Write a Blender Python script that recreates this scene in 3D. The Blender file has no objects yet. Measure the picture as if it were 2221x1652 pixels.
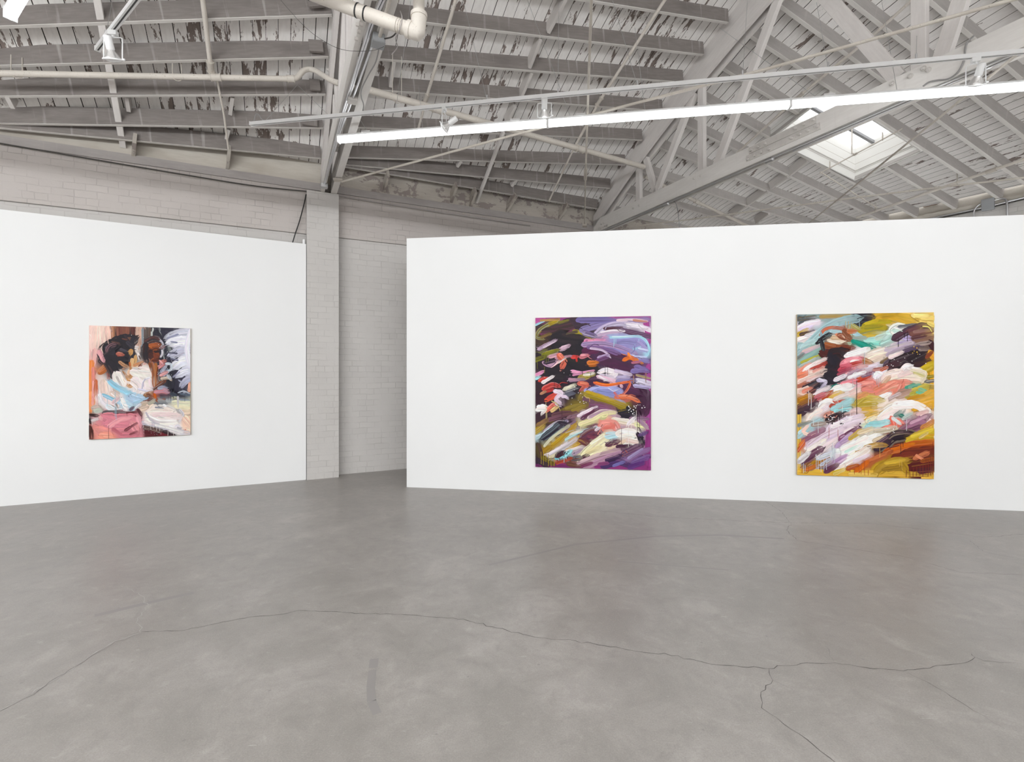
import bpy, math, random
from mathutils import Vector as V, Matrix
random.seed(7)
scene = bpy.context.scene
COL = scene.collection
# ------------------------------------------------------------------ camera model
F, CX, HY, CAMZ = 1050.0, 1110.5, 800.0, 1.72          # 17 mm shift lens, level camera
cam = bpy.data.cameras.new('camera'); cam.sensor_width = 36.0; cam.lens = F/2221*36
cam.shift_y = -(826-HY)/2221; cam.clip_start = .05; cam.clip_end = 200
camo = bpy.data.objects.new('camera', cam); camo.location = (0, 0, CAMZ)
camo.rotation_euler = (math.pi/2, 0, 0); COL.objects.link(camo); scene.camera = camo
scene.view_settings.view_transform = 'Standard'; scene.view_settings.look = 'None'
scene.view_settings.gamma = 1; scene.view_settings.exposure = .0; scene.view_settings.use_curve_mapping = False

# building frame: U along the rear brick wall, W2 away from it (into the room)
PX, PY = -2.793, 7.76
UX, UY = .9026, .4305
VX, VY = .4305, -.9026
U = V((UX, UY, 0)); W2 = V((VX, VY, 0)); Z = V((0, 0, 1))
def ts(t, s, z=0.0): return V((PX+UX*t+VX*s, PY+UY*t+VY*s, z))
def to_ts(p):
    dx, dy = p[0]-PX, p[1]-PY
    return dx*UX+dy*UY, dx*VX+dy*VY
def ray(px, py): return V(((px-CX)/F, 1.0, (HY-py)/F))
def at(px, py, Y):
    r = ray(px, py); return V((r.x*Y, Y, CAMZ+r.z*Y))
def on_z(px, py, z):
    r = ray(px, py); return at(px, py, (z-CAMZ)/r.z)
def on_plane(px, py, p, n):
    r = ray(px, py); c = V((0, 0, CAMZ)); k = (V(p)-c).dot(n)/r.dot(n); return c+r*k
def on_t(px, py, t): return on_plane(px, py, ts(t, 0), U)
def on_s(px, py, s): return on_plane(px, py, ts(0, s), W2)

# roof: purlin undersides. Left and middle bays are one arch, the right bay falls to a side wall
T_NEAR, T_FAR = -.155, 5.055
def arc(s): return 4.87+.66*s-.035*s*s
def z_lm(t, s):
    k = min(max((t+4)/1.5, 0), 1)
    return arc(s)-.2*(1-k)
def wall_pt(s0):
    sw = s0+.54+(s0-2.27)*.12
    return V((8.65+(sw-2.81)/.99*.553, 10.1-(sw-2.81)/.99*.833, 4.92))
def R(w, s0, dz=0.0):
    a = ts(5.1, s0, arc(s0)); return a.lerp(wall_pt(s0), w)+V((0, 0, dz))
def surf(px, py, dz=0.0):
    lo, hi = 1.5, 11.0; last = None
    n = 400
    for i in range(n+1):
        y = lo+(hi-lo)*i/n
        p = at(px, py, y); t, s = to_ts(p)
        g = p.z-(z_lm(t, s)+dz)
        if g > 0: 
            a, b = lo+(hi-lo)*(i-1)/n, y
            for _ in range(40):
                m = (a+b)/2; p = at(px, py, m); t, s = to_ts(p)
                if p.z-(z_lm(t, s)+dz) > 0: b = m
                else: a = m
            return p
    return at(px, py, 8)
def proj(p): return CX+p.x/p.y*F, HY-(p.z-CAMZ)/p.y*F
def solveR(px, py, dz=0.0):
    """(w, s0) on the right bay's underside seen at a pixel."""
    w, s0 = .4, 2.5
    for _ in range(60):
        x, y = proj(R(w, s0, dz)); ex, ey = px-x, py-y
        x1, y1 = proj(R(w+1e-3, s0, dz)); x2, y2 = proj(R(w, s0+1e-3, dz))
        a, b, c, d = (x1-x)/1e-3, (x2-x)/1e-3, (y1-y)/1e-3, (y2-y)/1e-3
        det = a*d-b*c
        if abs(det) < 1e-6: break
        dw = (ex*d-b*ey)/det; ds = (a*ey-c*ex)/det
        w += max(-.2, min(.2, dw)); s0 += max(-.5, min(.5, ds))
    return w, s0
def surfR(px, py, dz=0.0): return R(*solveR(px, py, dz), dz)

# ------------------------------------------------------------------ mesh helpers
class MB:
    """collects faces (with uv in metres and optional corner colours) and links them as ONE mesh"""
    def __init__(s): s.v, s.f, s.uv, s.m, s.c = [], [], [], [], []
    def add(s, vs, fs, uvs=None, mi=0):
        b = len(s.v); s.v += [tuple(p) for p in vs]
        for i, f in enumerate(fs):
            s.f.append([b+k for k in f]); s.m.append(mi)
            s.uv.append(uvs[i] if uvs else [(0, 0)]*len(f))
    def quad(s, a, b, c, d, uv=None, mi=0): s.add([a, b, c, d], [(0, 1, 2, 3)], [uv] if uv else None, mi)
    def beam(s, p0, p1, a0, a1, b0, b1, side=None, up=None, mi=0, under=None):
        """box along p0->p1; rectangle a0..a1 along the side axis, b0..b1 along the up axis"""
        p0, p1 = V(p0), V(p1); d = (p1-p0); L = d.length; d.normalize()
        if side is None:
            side = d.cross(Z if up is None else up)
            if side.length < 1e-6: side = V((1, 0, 0))
            side.normalize()
            if side.dot(W2) < 0: side = -side
        else:
            side = V(side); side = (side-d*side.dot(d)).normalized()
        upv = side.cross(d).normalized()
        if upv.z < 0 or (abs(upv.z) < 1e-6 and upv.y < 0): upv = -upv
        r = []
        for p in (p0, p1):
            for a, b in ((a0, b0), (a1, b0), (a1, b1), (a0, b1)): r.append(p+side*a+upv*b)
        fs = [(0, 3, 2, 1), (4, 5, 6, 7), (0, 1, 5, 4), (1, 2, 6, 5), (2, 3, 7, 6), (3, 0, 4, 7)]
        off = random.random()*20
        A, B = a1-a0, b1-b0
        uv = [[(off, 0), (off, B), (off+A, B), (off+A, 0)]]*2
        for k, w in enumerate((A, B, A, B)):
            o = off+k*3.7
            uv.append([(o, 0), (o, w), (o+L, w), (o+L, 0)])
        if under is not None:                    # lower edge in a lighter colour, floor bounce painted in
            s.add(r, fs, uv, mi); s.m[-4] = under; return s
        # uv order must follow faces: (0,1,5,4): 0->(0,0) 1->(0,w) 5->(L,w) 4->(L,0)
        s.add(r, fs, uv, mi); return s
    def box(s, lo, hi, mi=0):
        x0, y0, z0 = lo; x1, y1, z1 = hi
        vs = [(x0, y0, z0), (x1, y0, z0), (x1, y1, z0), (x0, y1, z0), (x0, y0, z1), (x1, y0, z1), (x1, y1, z1), (x0, y1, z1)]
        s.add(vs, [(0, 3, 2, 1), (4, 5, 6, 7), (0, 1, 5, 4), (1, 2, 6, 5), (2, 3, 7, 6), (3, 0, 4, 7)], None, mi); return s
    def tube(s, pts, r, n=10, cap=True, mi=0, rs=None):
        pts = [V(p) for p in pts]; k = len(pts); vs = []; uvs = []
        d0 = (pts[1]-pts[0]).normalized()
        ref = Z if abs(d0.z) < .9 else V((1, 0, 0))
        x = d0.cross(ref).normalized(); Ls = [0]
        for i in range(k):
            d = (pts[min(i+1, k-1)]-pts[max(i-1, 0)]).normalized()
            x = (x-d*x.dot(d)).normalized(); y = d.cross(x)
            rr = rs[i] if rs else r
            for j in range(n):
                a = 2*math.pi*j/n; vs.append(pts[i]+(x*math.cos(a)+y*math.sin(a))*rr)
            if i: Ls.append(Ls[-1]+(pts[i]-pts[i-1]).length)
        fs = []
        for i in range(k-1):
            for j in range(n):
                j2 = (j+1) % n; fs.append((i*n+j, i*n+j2, (i+1)*n+j2, (i+1)*n+j))
                c = 2*math.pi*(rs[i] if rs else r)/n
                uvs.append([(Ls[i], j*c), (Ls[i], j*c+c), (Ls[i+1], j*c+c), (Ls[i+1], j*c)])
        if cap:
            fs += [tuple(range(n-1, -1, -1)), tuple((k-1)*n+j for j in range(n))]; uvs += [[(0, 0)]*n]*2
        s.add(vs, fs, uvs, mi); return s
    def lathe(s, prof, M=Matrix.Identity(4), n=20, mi=0):
        vs = []
        for r, z in prof:
            for j in range(n):
                a = 2*math.pi*j/n; vs.append(M @ V((r*math.cos(a), r*math.sin(a), z)))
        fs = []
        for i in range(len(prof)-1):
            for j in range(n):
                j2 = (j+1) % n; fs.append((i*n+j, i*n+j2, (i+1)*n+j2, (i+1)*n+j))
        s.add(vs, fs, None, mi); return s
    def build(s, name, mats, parent=None, smooth=False, bevel=0):
        me = bpy.data.meshes.new(name); me.from_pydata(s.v, [], s.f)
        if not isinstance(mats, (list, tuple)): mats = [mats]
        for m in mats: me.materials.append(m)
        me.polygons.foreach_set('material_index', s.m)
        ul = me.uv_layers.new(name='uv'); flat = []
        for u in s.uv:
            for a in u: flat += [a[0], a[1]]
        ul.data.foreach_set('uv', flat)
        if s.c:
            ca = me.color_attributes.new('paint', 'FLOAT_COLOR', 'CORNER'); fl = []
            for f, c in zip(s.f, s.c):
                for q in (c if isinstance(c[0], (tuple, list)) else [c]*len(f)): fl += [q[0], q[1], q[2], 1.0]
            ca.data.foreach_set('color', fl)
        if smooth: me.polygons.foreach_set('use_smooth', [True]*len(me.polygons))
        me.update()
        o = bpy.data.objects.new(name, me); COL.objects.link(o)
        if smooth: me.set_sharp_from_angle(angle=math.radians(40))
        if bevel:
            b = o.modifiers.new('bevel', 'BEVEL'); b.width = bevel; b.segments = 1; b.limit_method = 'ANGLE'
        if parent is not None:
            o.parent = parent; o.matrix_parent_inverse = parent.matrix_world.inverted()
        return o
def tag(o, label=None, cat=None, group=None, kind=None):
    if label: o['label'] = label
    if cat: o['category'] = cat
    if group: o['group'] = group
    if kind: o['kind'] = kind
    return o
def thing(name, label, cat, loc=(0, 0, 0), group=None):
    o = bpy.data.objects.new(name, None); o.empty_display_size = .1; COL.objects.link(o)
    o.location = loc; o.matrix_world = Matrix.Translation(V(loc))
    return tag(o, label, cat, group)
def structure(o): o['kind'] = 'structure'; return o
def smooth_path(pts, n=6):
    pts = [V(p) for p in pts]; out = []
    for i in range(len(pts)-1):
        p0, p1, p2, p3 = pts[max(i-1, 0)], pts[i], pts[i+1], pts[min(i+2, len(pts)-1)]
        for k in range(n):
            t = k/n
            out.append(.5*((2*p1)+(p2-p0)*t+(2*p0-5*p1+4*p2-p3)*t*t+(3*p1-p0-3*p2+p3)*t**3))
    out.append(pts[-1]); return out
ORD = ['lowest', 'second', 'third', 'fourth', 'fifth', 'sixth', 'seventh', 'eighth', 'ninth', 'tenth', 'eleventh', 'twelfth']
# ------------------------------------------------------------------ materials
def srgb(h):
    h = h.lstrip('#'); c = [int(h[i:i+2], 16)/255 for i in (0, 2, 4)]
    return tuple(x/12.92 if x <= .04045 else ((x+.055)/1.055)**2.4 for x in c)
class NT:
    def __init__(s, name, rough=.6, spec=.3, metal=0.0):
        s.mat = bpy.data.materials.new(name); s.mat.use_nodes = True
        s.t = s.mat.node_tree; s.b = s.t.nodes['Principled BSDF']
        s.b.inputs['Roughness'].default_value = rough; s.b.inputs['Specular IOR Level'].default_value = spec
        s.b.inputs['Metallic'].default_value = metal
    def n(s, typ, **kw):
        nd = s.t.nodes.new('ShaderNode'+typ)
        for k, v in kw.items():
            if hasattr(nd, k): setattr(nd, k, v)
            else: nd.inputs[k].default_value = v
        return nd
    def l(s, a, b): s.t.links.new(a, b)
    def base(s, c):
        if isinstance(c, (tuple, list)): s.b.inputs['Base Color'].default_value = (*c[:3], 1)
        else: s.l(c, s.b.inputs['Base Color'])
        return s
    def uv(s, sx=1, sy=1, sz=1):
        u = s.n('UVMap'); u.uv_map = 'uv'
        return s.scale(u.outputs[0], sx, sy, sz)
    def obj(s, sx=1, sy=1, sz=1):
        return s.scale(s.n('TexCoord').outputs['Object'], sx, sy, sz)
    def scale(s, o, sx, sy, sz):
        m = s.n('Mapping'); m.inputs['Scale'].default_value = (sx, sy, sz); s.l(o, m.inputs[0]); return m.outputs[0]
    def noise(s, vec, scale=5, detail=4, rough=.5, dist=0):
        k = s.n('TexNoise'); k.inputs['Scale'].default_value = scale; k.inputs['Detail'].default_value = detail
        k.inputs['Roughness'].default_value = rough; k.inputs['Distortion'].default_value = dist
        if vec is not None: s.l(vec, k.inputs['Vector'])
        return k.outputs['Fac']
    def ramp(s, fac, stops, interp='LINEAR'):
        r = s.n('ValToRGB'); r.color_ramp.interpolation = interp
        e = r.color_ramp.elements
        while len(e) < len(stops): e.new(.5)
        for el, (p, c) in zip(e, stops):
            el.position = p; el.color = (*(c if isinstance(c, (tuple, list)) else (c, c, c)), 1)
        s.l(fac, r.inputs[0]); return r.outputs[0]
    def math(s, op, a, b=None, clamp=False):
        m = s.n('Math'); m.operation = op; m.use_clamp = clamp
        for i, x in enumerate((a, b)):
            if x is None: continue
            if isinstance(x, (int, float)): m.inputs[i].default_value = x
            else: s.l(x, m.inputs[i])
        return m.outputs[0]
    def mix(s, f, a, b, mode='MIX'):
        m = s.n('Mix'); m.data_type = 'RGBA'; m.blend_type = mode
        for sock, x in ((m.inputs[0], f), (m.inputs[6], a), (m.inputs[7], b)):
            if isinstance(x, (int, float)): sock.default_value = x
            elif isinstance(x, (tuple, list)): sock.default_value = (*x[:3], 1)
            else: s.l(x, sock)
        return m.outputs[2]
    def bump(s, h, strength=.3, dist=.01):
        b = s.n('Bump'); b.inputs['Strength'].default_value = strength; b.inputs['Distance'].default_value = dist
        s.l(h, b.inputs['Height']); s.l(b.outputs[0], s.b.inputs['Normal']); return s

def plain(name, c, rough=.5, spec=.3, metal=0.0): return NT(name, rough, spec, metal).base(c).mat
def m_wall():
    k = NT('white_wall_paint', .75, .2); v = k.obj()
    k.base(k.ramp(k.noise(v, .6, 3), [(.3, (.835, .835, .835)), (.7, (.865, .865, .865))]))
    k.bump(k.noise(v, 220, 2), .04, .002); return k.mat
def m_brick(name='painted_brick', tint=(1, 1, 1)):
    k = NT(name, .7, .25); u = k.n('UVMap'); u.uv_map = 'uv'
    nz = k.n('TexNoise'); nz.inputs['Scale'].default_value = 4.5; nz.inputs['Detail'].default_value = 4; k.l(u.outputs[0], nz.inputs['Vector'])
    sub = k.n('VectorMath'); sub.operation = 'SUBTRACT'; k.l(nz.outputs['Color'], sub.inputs[0]); sub.inputs[1].default_value = (.5, .5, .5)
    sc = k.n('VectorMath'); sc.operation = 'SCALE'; sc.inputs['Scale'].default_value = .034; k.l(sub.outputs[0], sc.inputs[0])
    ad = k.n('VectorMath'); ad.operation = 'ADD'; k.l(u.outputs[0], ad.inputs[0]); k.l(sc.outputs[0], ad.inputs[1])
    b = k.n('TexBrick'); b.offset = .5; b.squash = .55; b.squash_frequency = 6
    for nm, x in (('Scale', 1), ('Mortar Size', .0055), ('Mortar Smooth', .35), ('Bias', 0), ('Brick Width', .235), ('Row Height', .093)): b.inputs[nm].default_value = x
    k.l(ad.outputs[0], b.inputs['Vector'])
    b.inputs['Color1'].default_value = (.61, .585, .56, 1); b.inputs['Color2'].default_value = (.545, .52, .50, 1); b.inputs['Mortar'].default_value = (.42, .395, .38, 1)
    pk = k.noise(k.uv(), 3.2, 3); vis = k.ramp(pk, [(.38, .05), (.68, .85)])
    c = k.mix(vis, (.58, .555, .535), b.outputs['Color'])
    big = k.noise(k.uv(), .9, 5, .6)
    c = k.mix(k.ramp(big, [(.42, 0), (.75, .5)]), c, (.50, .475, .455))
    sp = k.noise(k.uv(), 60, 2); c = k.mix(k.ramp(sp, [(.72, 0), (.78, .6)]), c, (.25, .23, .22))
    if tint != (1, 1, 1): c = k.mix(1.0, c, tint, 'MULTIPLY')
    k.base(c)
    inv = k.math('MULTIPLY', k.math('SUBTRACT', 1, b.outputs['Fac']), vis)
    h = k.math('ADD', inv, k.math('MULTIPLY', k.noise(k.uv(), 26, 5, .65), .7))
    k.bump(h, .6 if tint != (1, 1, 1) else .45, .009); return k.mat
def m_deck():
    """painted roof boards, paint flaking off brown wood; uv = (across boards, along boards) in metres"""
    k = NT('flaking_roof_boards', .75, .15); u = k.n('UVMap'); u.uv_map = 'uv'
    sx = k.n('SeparateXYZ'); k.l(u.outputs[0], sx.inputs[0]); x, y = sx.outputs[0], sx.outputs[1]
    bx = k.math('DIVIDE', x, .142); fr = k.math('FRACT', bx); idx = k.math('FLOOR', bx)
    wn = k.n('TexWhiteNoise'); wn.noise_dimensions = '1D'; k.l(idx, wn.inputs['W']); rnd = wn.outputs['Value']
    edge = k.math('ABSOLUTE', k.math('SUBTRACT', fr, .5))
    gapw = k.math('ADD', .462, k.math('MULTIPLY', rnd, .03))
    gap = k.math('GREATER_THAN', edge, gapw)
    cb = k.n('CombineXYZ'); k.l(k.math('ADD', x, k.math('MULTIPLY', rnd, 30)), cb.inputs[0]); k.l(k.math('MULTIPLY', y, .32), cb.inputs[1])
    n1 = k.noise(cb.outputs[0], 9, 7, .62, .4)
    n2 = k.noise(k.uv(1, 1), .55, 2)
    lvl = k.math('ADD', n1, k.math('ADD', k.math('MULTIPLY', k.math('SUBTRACT', n2, .5), .55), k.math('MULTIPLY', k.math('SUBTRACT', rnd, .5), .16)))
    lvl = k.math('ADD', lvl, k.math('MULTIPLY', k.math('SUBTRACT', edge, .25), .10)); lvl = k.math('SUBTRACT', lvl, k.math('MULTIPLY', k.math('GREATER_THAN', x, 5.1), .045))
    fine = k.noise(cb.outputs[0], 34, 5, .7, .2); lvl = k.math('ADD', lvl, k.math('MULTIPLY', k.math('SUBTRACT', fine, .5), .30)); peel = k.ramp(lvl, [(.60, 0), (.612, 1)])
    tone = k.mix(rnd, (.93, .905, .885), (.87, .842, .82))
    tone = k.mix(k.ramp(k.noise(cb.outputs[0], 30, 4), [(.4, 0), (.75, .35)]), tone, (.68, .645, .62))
    brown = k.mix(k.noise(cb.outputs[0], 24, 5), (.185, .148, .135), (.29, .24, .218))
    c = k.mix(peel, tone, brown); c = k.mix(gap, c, (.03, .025, .022))
    k.base(c)
    k.bump(k.math('SUBTRACT', k.math('SUBTRACT', 1, k.math('MULTIPLY', peel, .25)), gap), .5, .006); return k.mat
def m_wood(name, a, b, dark, streak=0.0, peel=None, peelc=(.2, .15, .13), grain=True):
    k = NT(name, .7, .2); v = k.uv(1, 7)
    n = k.noise(v, 5, 6, .6, .3)
    c = k.mix(k.ramp(n, [(.3, 0), (.7, 1)]), a, b)
    c = k.mix(k.ramp(k.noise(k.uv(.7, 2.2), 2.2, 4), [(.5, 0), (.8, .7)]), c, dark)
    if streak:
        st = k.noise(k.uv(9, .5), 1.6, 3, .5); c = k.mix(k.ramp(st, [(.58, 0), (.7, streak)]), c, (.62, .58, .55))
        hs = k.noise(k.uv(.8, 38), 3, 6, .7); c = k.mix(k.ramp(hs, [(.68, 0), (.74, streak)]), c, (.62, .58, .55))
    if peel:
        p = k.noise(k.uv(1, 1.6), 4.5 if peel > .6 else 3.2, 8, .7, .3); c = k.mix(k.ramp(p, [(peel, 0), (peel+.015, 1)]), c, peelc)
    k.base(c)
    k.bump(k.noise(k.uv(1, 12), 12, 5, .6), .25, .003); return k.mat
def m_paintmetal(name, a, b, spots, rough=.55):
    k = NT(name, rough, .35); v = k.obj()
    c = k.mix(k.ramp(k.noise(v, 4, 4), [(.35, 0), (.7, 1)]), a, b)
    c = k.mix(k.ramp(k.noise(v, 70, 3, .6), [(.64, 0), (.7, .7)]), c, spots)
    k.base(c); return k.mat
def m_floor():
    k = NT('polished_concrete', .4, .3); v = k.obj()
    n1 = k.noise(v, .45, 6, .6, .3); n2 = k.noise(v, 2.3, 8, .68, .6); n3 = k.noise(v, 60, 3, .6)
    c = k.ramp(n1, [(.32, (0.302, 0.281, 0.260)), (.55, (0.359, 0.334, 0.312)), (.72, (0.412, 0.385, 0.359))])
    c = k.mix(k.ramp(n2, [(.36, .62), (.60, 0)]), c, (0.241, 0.223, 0.205))
    c = k.mix(k.ramp(n2, [(.57, 0), (.77, .42)]), c, (0.493, 0.463, 0.435))
    sv = k.noise(k.scale(v, 3.5, 1, 1), 1.2, 5, .6); c = k.mix(k.ramp(sv, [(.6, 0), (.78, .35)]), c, (0.296, 0.271, 0.264))
    c = k.mix(k.ramp(n3, [(.5, 0), (.8, .35)]), c, (0.271, 0.259, 0.246))
    n4 = k.noise(v, 9, 8, .72, .4); c = k.mix(k.ramp(n4, [(.30, .45), (.50, 0)]), c, (0.228, 0.211, 0.197)); c = k.mix(k.ramp(n4, [(.57, 0), (.78, .40)]), c, (0.518, 0.488, 0.458))
    vo = k.n('TexVoronoi'); vo.inputs['Scale'].default_value = 5.5; k.l(v, vo.inputs['Vector'])
    c = k.mix(k.ramp(vo.outputs['Distance'], [(.035, .45), (.05, 0)]), c, (0.197, 0.185, 0.179))
    c = k.mix(k.ramp(k.noise(k.scale(v, 1, 5, 1), 9, 4), [(.7, 0), (.76, .3)]), c, (0.616, 0.591, 0.566))
    n5 = k.noise(v, 130, 4, .7); c = k.mix(k.ramp(n5, [(.35, .30), (.5, 0)]), c, (0.192, 0.179, 0.167)); c = k.mix(k.ramp(n5, [(.55, 0), (.72, .28)]), c, (0.520, 0.492, 0.469))
    k.base(c)
    rr = k.ramp(n2, [(.3, (.28, .28, .28)), (.7, (.42, .42, .42))]); k.l(rr, k.b.inputs['Roughness'])
    k.bump(k.noise(v, 35, 5, .6), .05, .003); return k.mat
def m_emit(name, strength, c=(.955, .985, 1)):
    k = NT(name, .5); k.base((0.900, 0.900, 0.900)); k.b.inputs['Emission Color'].default_value = (*c, 1); k.b.inputs['Emission Strength'].default_value = strength; return k.mat
def m_shaft():
    k = NT('white_shaft_boards', .6, .2); u = k.n('UVMap'); u.uv_map = 'uv'; sx = k.n('SeparateXYZ'); k.l(u.outputs[0], sx.inputs[0])
    fr = k.math('FRACT', k.math('DIVIDE', sx.outputs[1], .155)); k.base(k.mix(k.math('LESS_THAN', fr, .04), (.80, .79, .76), (.42, .37, .32))); return k.mat
def m_paint():
    k = NT('oil_paint', .5, .2); a = k.n('VertexColor'); a.layer_name = 'paint'
    k.base(a.outputs[0]); k.bump(k.noise(k.uv(1, 1), 90, 4, .6), .12, .002); return k.mat
M = dict(
    wall=m_wall(), brick=m_brick(), brick2=m_brick('pinkish_shaded_brick', (.91, .875, .865)), deck=m_deck(), floor=m_floor(),  # brick2: pinker paint, darkened too where less lamp light reaches
    purlin=m_wood('shaded_weathered_wood', (.27, .243, .23), (.215, .19, .178), (.155, .135, .126), .42, .7),  # weathered wood, darkened further for the shaded purlin sides
    rafter=m_wood('grey_rafter_wood', (.50, .472, .452), (.44, .412, .394), (.36, .335, .318), .35),
    block=m_wood('painted_blocking_wood', (.66, .625, .60), (.60, .565, .54), (.48, .45, .43), .25, .73),
    litedge=m_wood('cream_lit_edge', (.88, .855, .825), (.84, .81, .78), (.66, .62, .58), .1, .7),  # cream paint brightened to stand for light bounced up from the floor
    truss=m_wood('pale_truss_timber', (.78, .745, .72), (.71, .672, .65), (.64, .60, .58), .2, .76, (.3, .24, .22)),
    chord=m_wood('cream_truss_timber', (.82, .795, .765), (.76, .73, .70), (.68, .65, .62), .2, .74, (.32, .25, .22)),
    cream=m_wood('stained_cream_boards', (.60, .56, .50), (.54, .50, .44), (.40, .35, .29), .1, .7, (.30, .25, .22)),
    flaky=m_wood('flaking_cream_boards', (.56, .52, .465), (.49, .45, .405), (.40, .35, .30), .1, .53, (.33, .285, .265)),
    bond=m_wood('dull_painted_concrete', (.43, .40, .385), (.38, .35, .34), (.31, .285, .275), .1),
    pipe=m_paintmetal('cream_painted_pipe', (.70, .65, .59), (.62, .575, .52), (.30, .25, .21)),
    rod=m_paintmetal('rusty_painted_rod', (.60, .56, .50), (.50, .45, .40), (.22, .17, .14), .7),
    patch=m_wood('bare_brown_board', (.26, .165, .105), (.21, .13, .085), (.17, .105, .07), 0),
    galv=plain('galvanised_steel', (.62, .62, .63), .35, .5, .9), greybox=plain('grey_box_paint', (.36, .37, .38), .5),
    white=plain('white_enamel', (.82, .82, .82), .4), black=plain('black_rubber', (.02, .02, .02), .5),
    darkcable=plain('dark_cable', (.07, .065, .06), .6), greycable=plain('grey_cable', (.30, .29, .285), .5),
    tube=m_emit('lamp_diffuser', 7), fill_tube=m_emit('bright_fill_diffuser', 112), mid_fill_tube=m_emit('mid_fill_diffuser', 62), chrome=plain('silver_reflector', (.85, .85, .85), .18, .5, .85),  # the two brighter diffusers serve only the added, unseen lamps
    lens=plain('lamp_glass', (.8, .8, .8), .1, .5), bolt=m_paintmetal('painted_bolt', (.66, .63, .60), (.58, .55, .52), (.3, .25, .22)),
    slot=plain('dark_slot', (.08, .08, .08), .6), shaft=m_shaft(), bar=plain('grey_glazing_bar', (.30, .30, .31), .5),
    paint=m_paint(), crack=plain('dark_crack', (.11, .10, .095), .9), crackl=plain('pale_crack_filler', (.43, .41, .395), .8), edge=plain('bare_canvas_edge', (.62, .5, .33), .7),
    wire=plain('steel_wire', (.5, .5, .5), .4, .5, .6), tape=plain('worn_grey_streak', (.275, .258, .248), .42))
g = NT('frosted_skylight_glass', .2); g.b.inputs['Base Color'].default_value = (1, 1, 1, 1)
out = g.t.nodes['Material Output']; tr = g.n('BsdfTransparent'); tl = g.n('BsdfTranslucent'); mx = g.n('MixShader'); mx.inputs[0].default_value = .35
tl.inputs[0].default_value = (1, 1, 1, 1); g.l(tr.outputs[0], mx.inputs[1]); g.l(tl.outputs[0], mx.inputs[2]); g.l(mx.outputs[0], out.inputs[0]); M['glass'] = g.mat
wd = bpy.data.worlds.new('sky'); scene.world = wd; wd.use_nodes = True
bg = wd.node_tree.nodes['Background']; bg.inputs[0].default_value = (.98, .99, 1, 1); bg.inputs[1].default_value = 2.4

cy = scene.cycles
cy.max_bounces = 7; cy.diffuse_bounces = 4; cy.glossy_bounces = 2; cy.transmission_bounces = 2; cy.transparent_max_bounces = 4
cy.caustics_reflective = False; cy.caustics_refractive = False; cy.sample_clamp_indirect = 6; cy.use_light_tree = False
# ------------------------------------------------------------------ setting
mb = MB(); FX0, FX1, FY0, FY1 = -17, 19, -13, 15
mb.quad((FX0, FY0, 0), (FX1, FY0, 0), (FX1, FY1, 0), (FX0, FY1, 0)); floor = structure(mb.build('floor', M['floor']))
def fl(px, py): return on_z(px, py, 0)
def crack(name, pts, w, mat, jag=.02, seed=1, zz=.0008):
    rnd = random.Random(seed); P = [fl(*p) for p in pts]; Q = []
    for a, b in zip(P[:-1], P[1:]):
        n = max(2, int((b-a).length/.035)); d = (b-a).normalized(); pr = V((-d.y, d.x, 0))
        for i in range(n):
            k = i/n; Q.append(a.lerp(b, k)+pr*(rnd.gauss(0, jag*.26) if i else 0))
    Q.append(P[-1]); m = MB(); prev = None
    for i, q in enumerate(Q):
        d = (Q[min(i+1, len(Q)-1)]-Q[max(i-1, 0)]).normalized(); pr = V((-d.y, d.x, 0))
        ww = .62*w*(.35+1.0*rnd.random())*(.4 if i in (0, len(Q)-1) else 1)
        c = (q+pr*ww*.5+Z*zz, q-pr*ww*.5+Z*zz)
        if prev: m.quad(prev[0], prev[1], c[1], c[0])
        prev = c
    return m.build(name, mat, floor)
crack('floor_crack', [(308, 1370), (400, 1367), (470, 1352), (545, 1337), (600, 1333), (650, 1323), (740, 1327), (880, 1333), (1005, 1342), (1100, 1367), (1170, 1383), (1250, 1390), (1400, 1415), (1470, 1421), (1540, 1440), (1665, 1450), (1750, 1437), (1810, 1437), (1860, 1445), (1960, 1455), (2100, 1435), (2115, 1425)], .0062, M['crack'], .022, 3)
crack('floor_crack', [(2115, 1425), (2135, 1433), (2221, 1440)], .004, M['crack'], .02, 4)
crack('floor_crack', [(2115, 1425), (2107, 1417)], .004, M['crack'], .02, 14)
crack('floor_crack', [(1668, 1450), (1676, 1475), (1650, 1510), (1652, 1535), (1700, 1570), (1750, 1603), (1815, 1656)], .0055, M['crack'], .02, 5)
crack('floor_crack', [(1676, 1475), (1720, 1495)], .0025, M['crack'], .02, 15)
crack('floor_crack', [(305, 1372), (298, 1340), (322, 1312), (300, 1285), (262, 1270)], .006, M['crackl'], .03, 6)
crack('floor_crack', [(305, 1372), (250, 1390), (200, 1420), (140, 1460), (50, 1515), (-20, 1550)], .010, M['crackl'], .035, 7)
crack('floor_crack', [(305, 1373), (250, 1391), (200, 1421), (140, 1461), (50, 1516), (-20, 1551)], .0035, M['crack'], .04, 8, .0014)
crack('floor_crack', [(1165, 1088), (1250, 1097), (1280, 1105), (1420, 1120), (1560, 1127), (1700, 1133), (1900, 1136), (2010, 1149), (2130, 1165), (2221, 1158)], .0055, M['crack'], .03, 9)
crack('floor_crack', [(1660, 1087), (1690, 1105), (1715, 1133), (1706, 1150), (1730, 1172), (1850, 1190), (1960, 1207), (2080, 1240), (2221, 1247)], .0045, M['crack'], .03, 10)
crack('floor_crack', [(1965, 1456), (2050, 1500), (2110, 1540), (2180, 1580)], .003, M['crack'], .02, 11)
crack('floor_crack', [(2105, 1172), (2130, 1195), (2200, 1210)], .003, M['crack'], .03, 12)
crack('floor_crack', [(1810, 1437), (1790, 1400)], .002, M['crack'], .02, 13)
m = MB()   # a scuffed tyre streak and a filled spot
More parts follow.
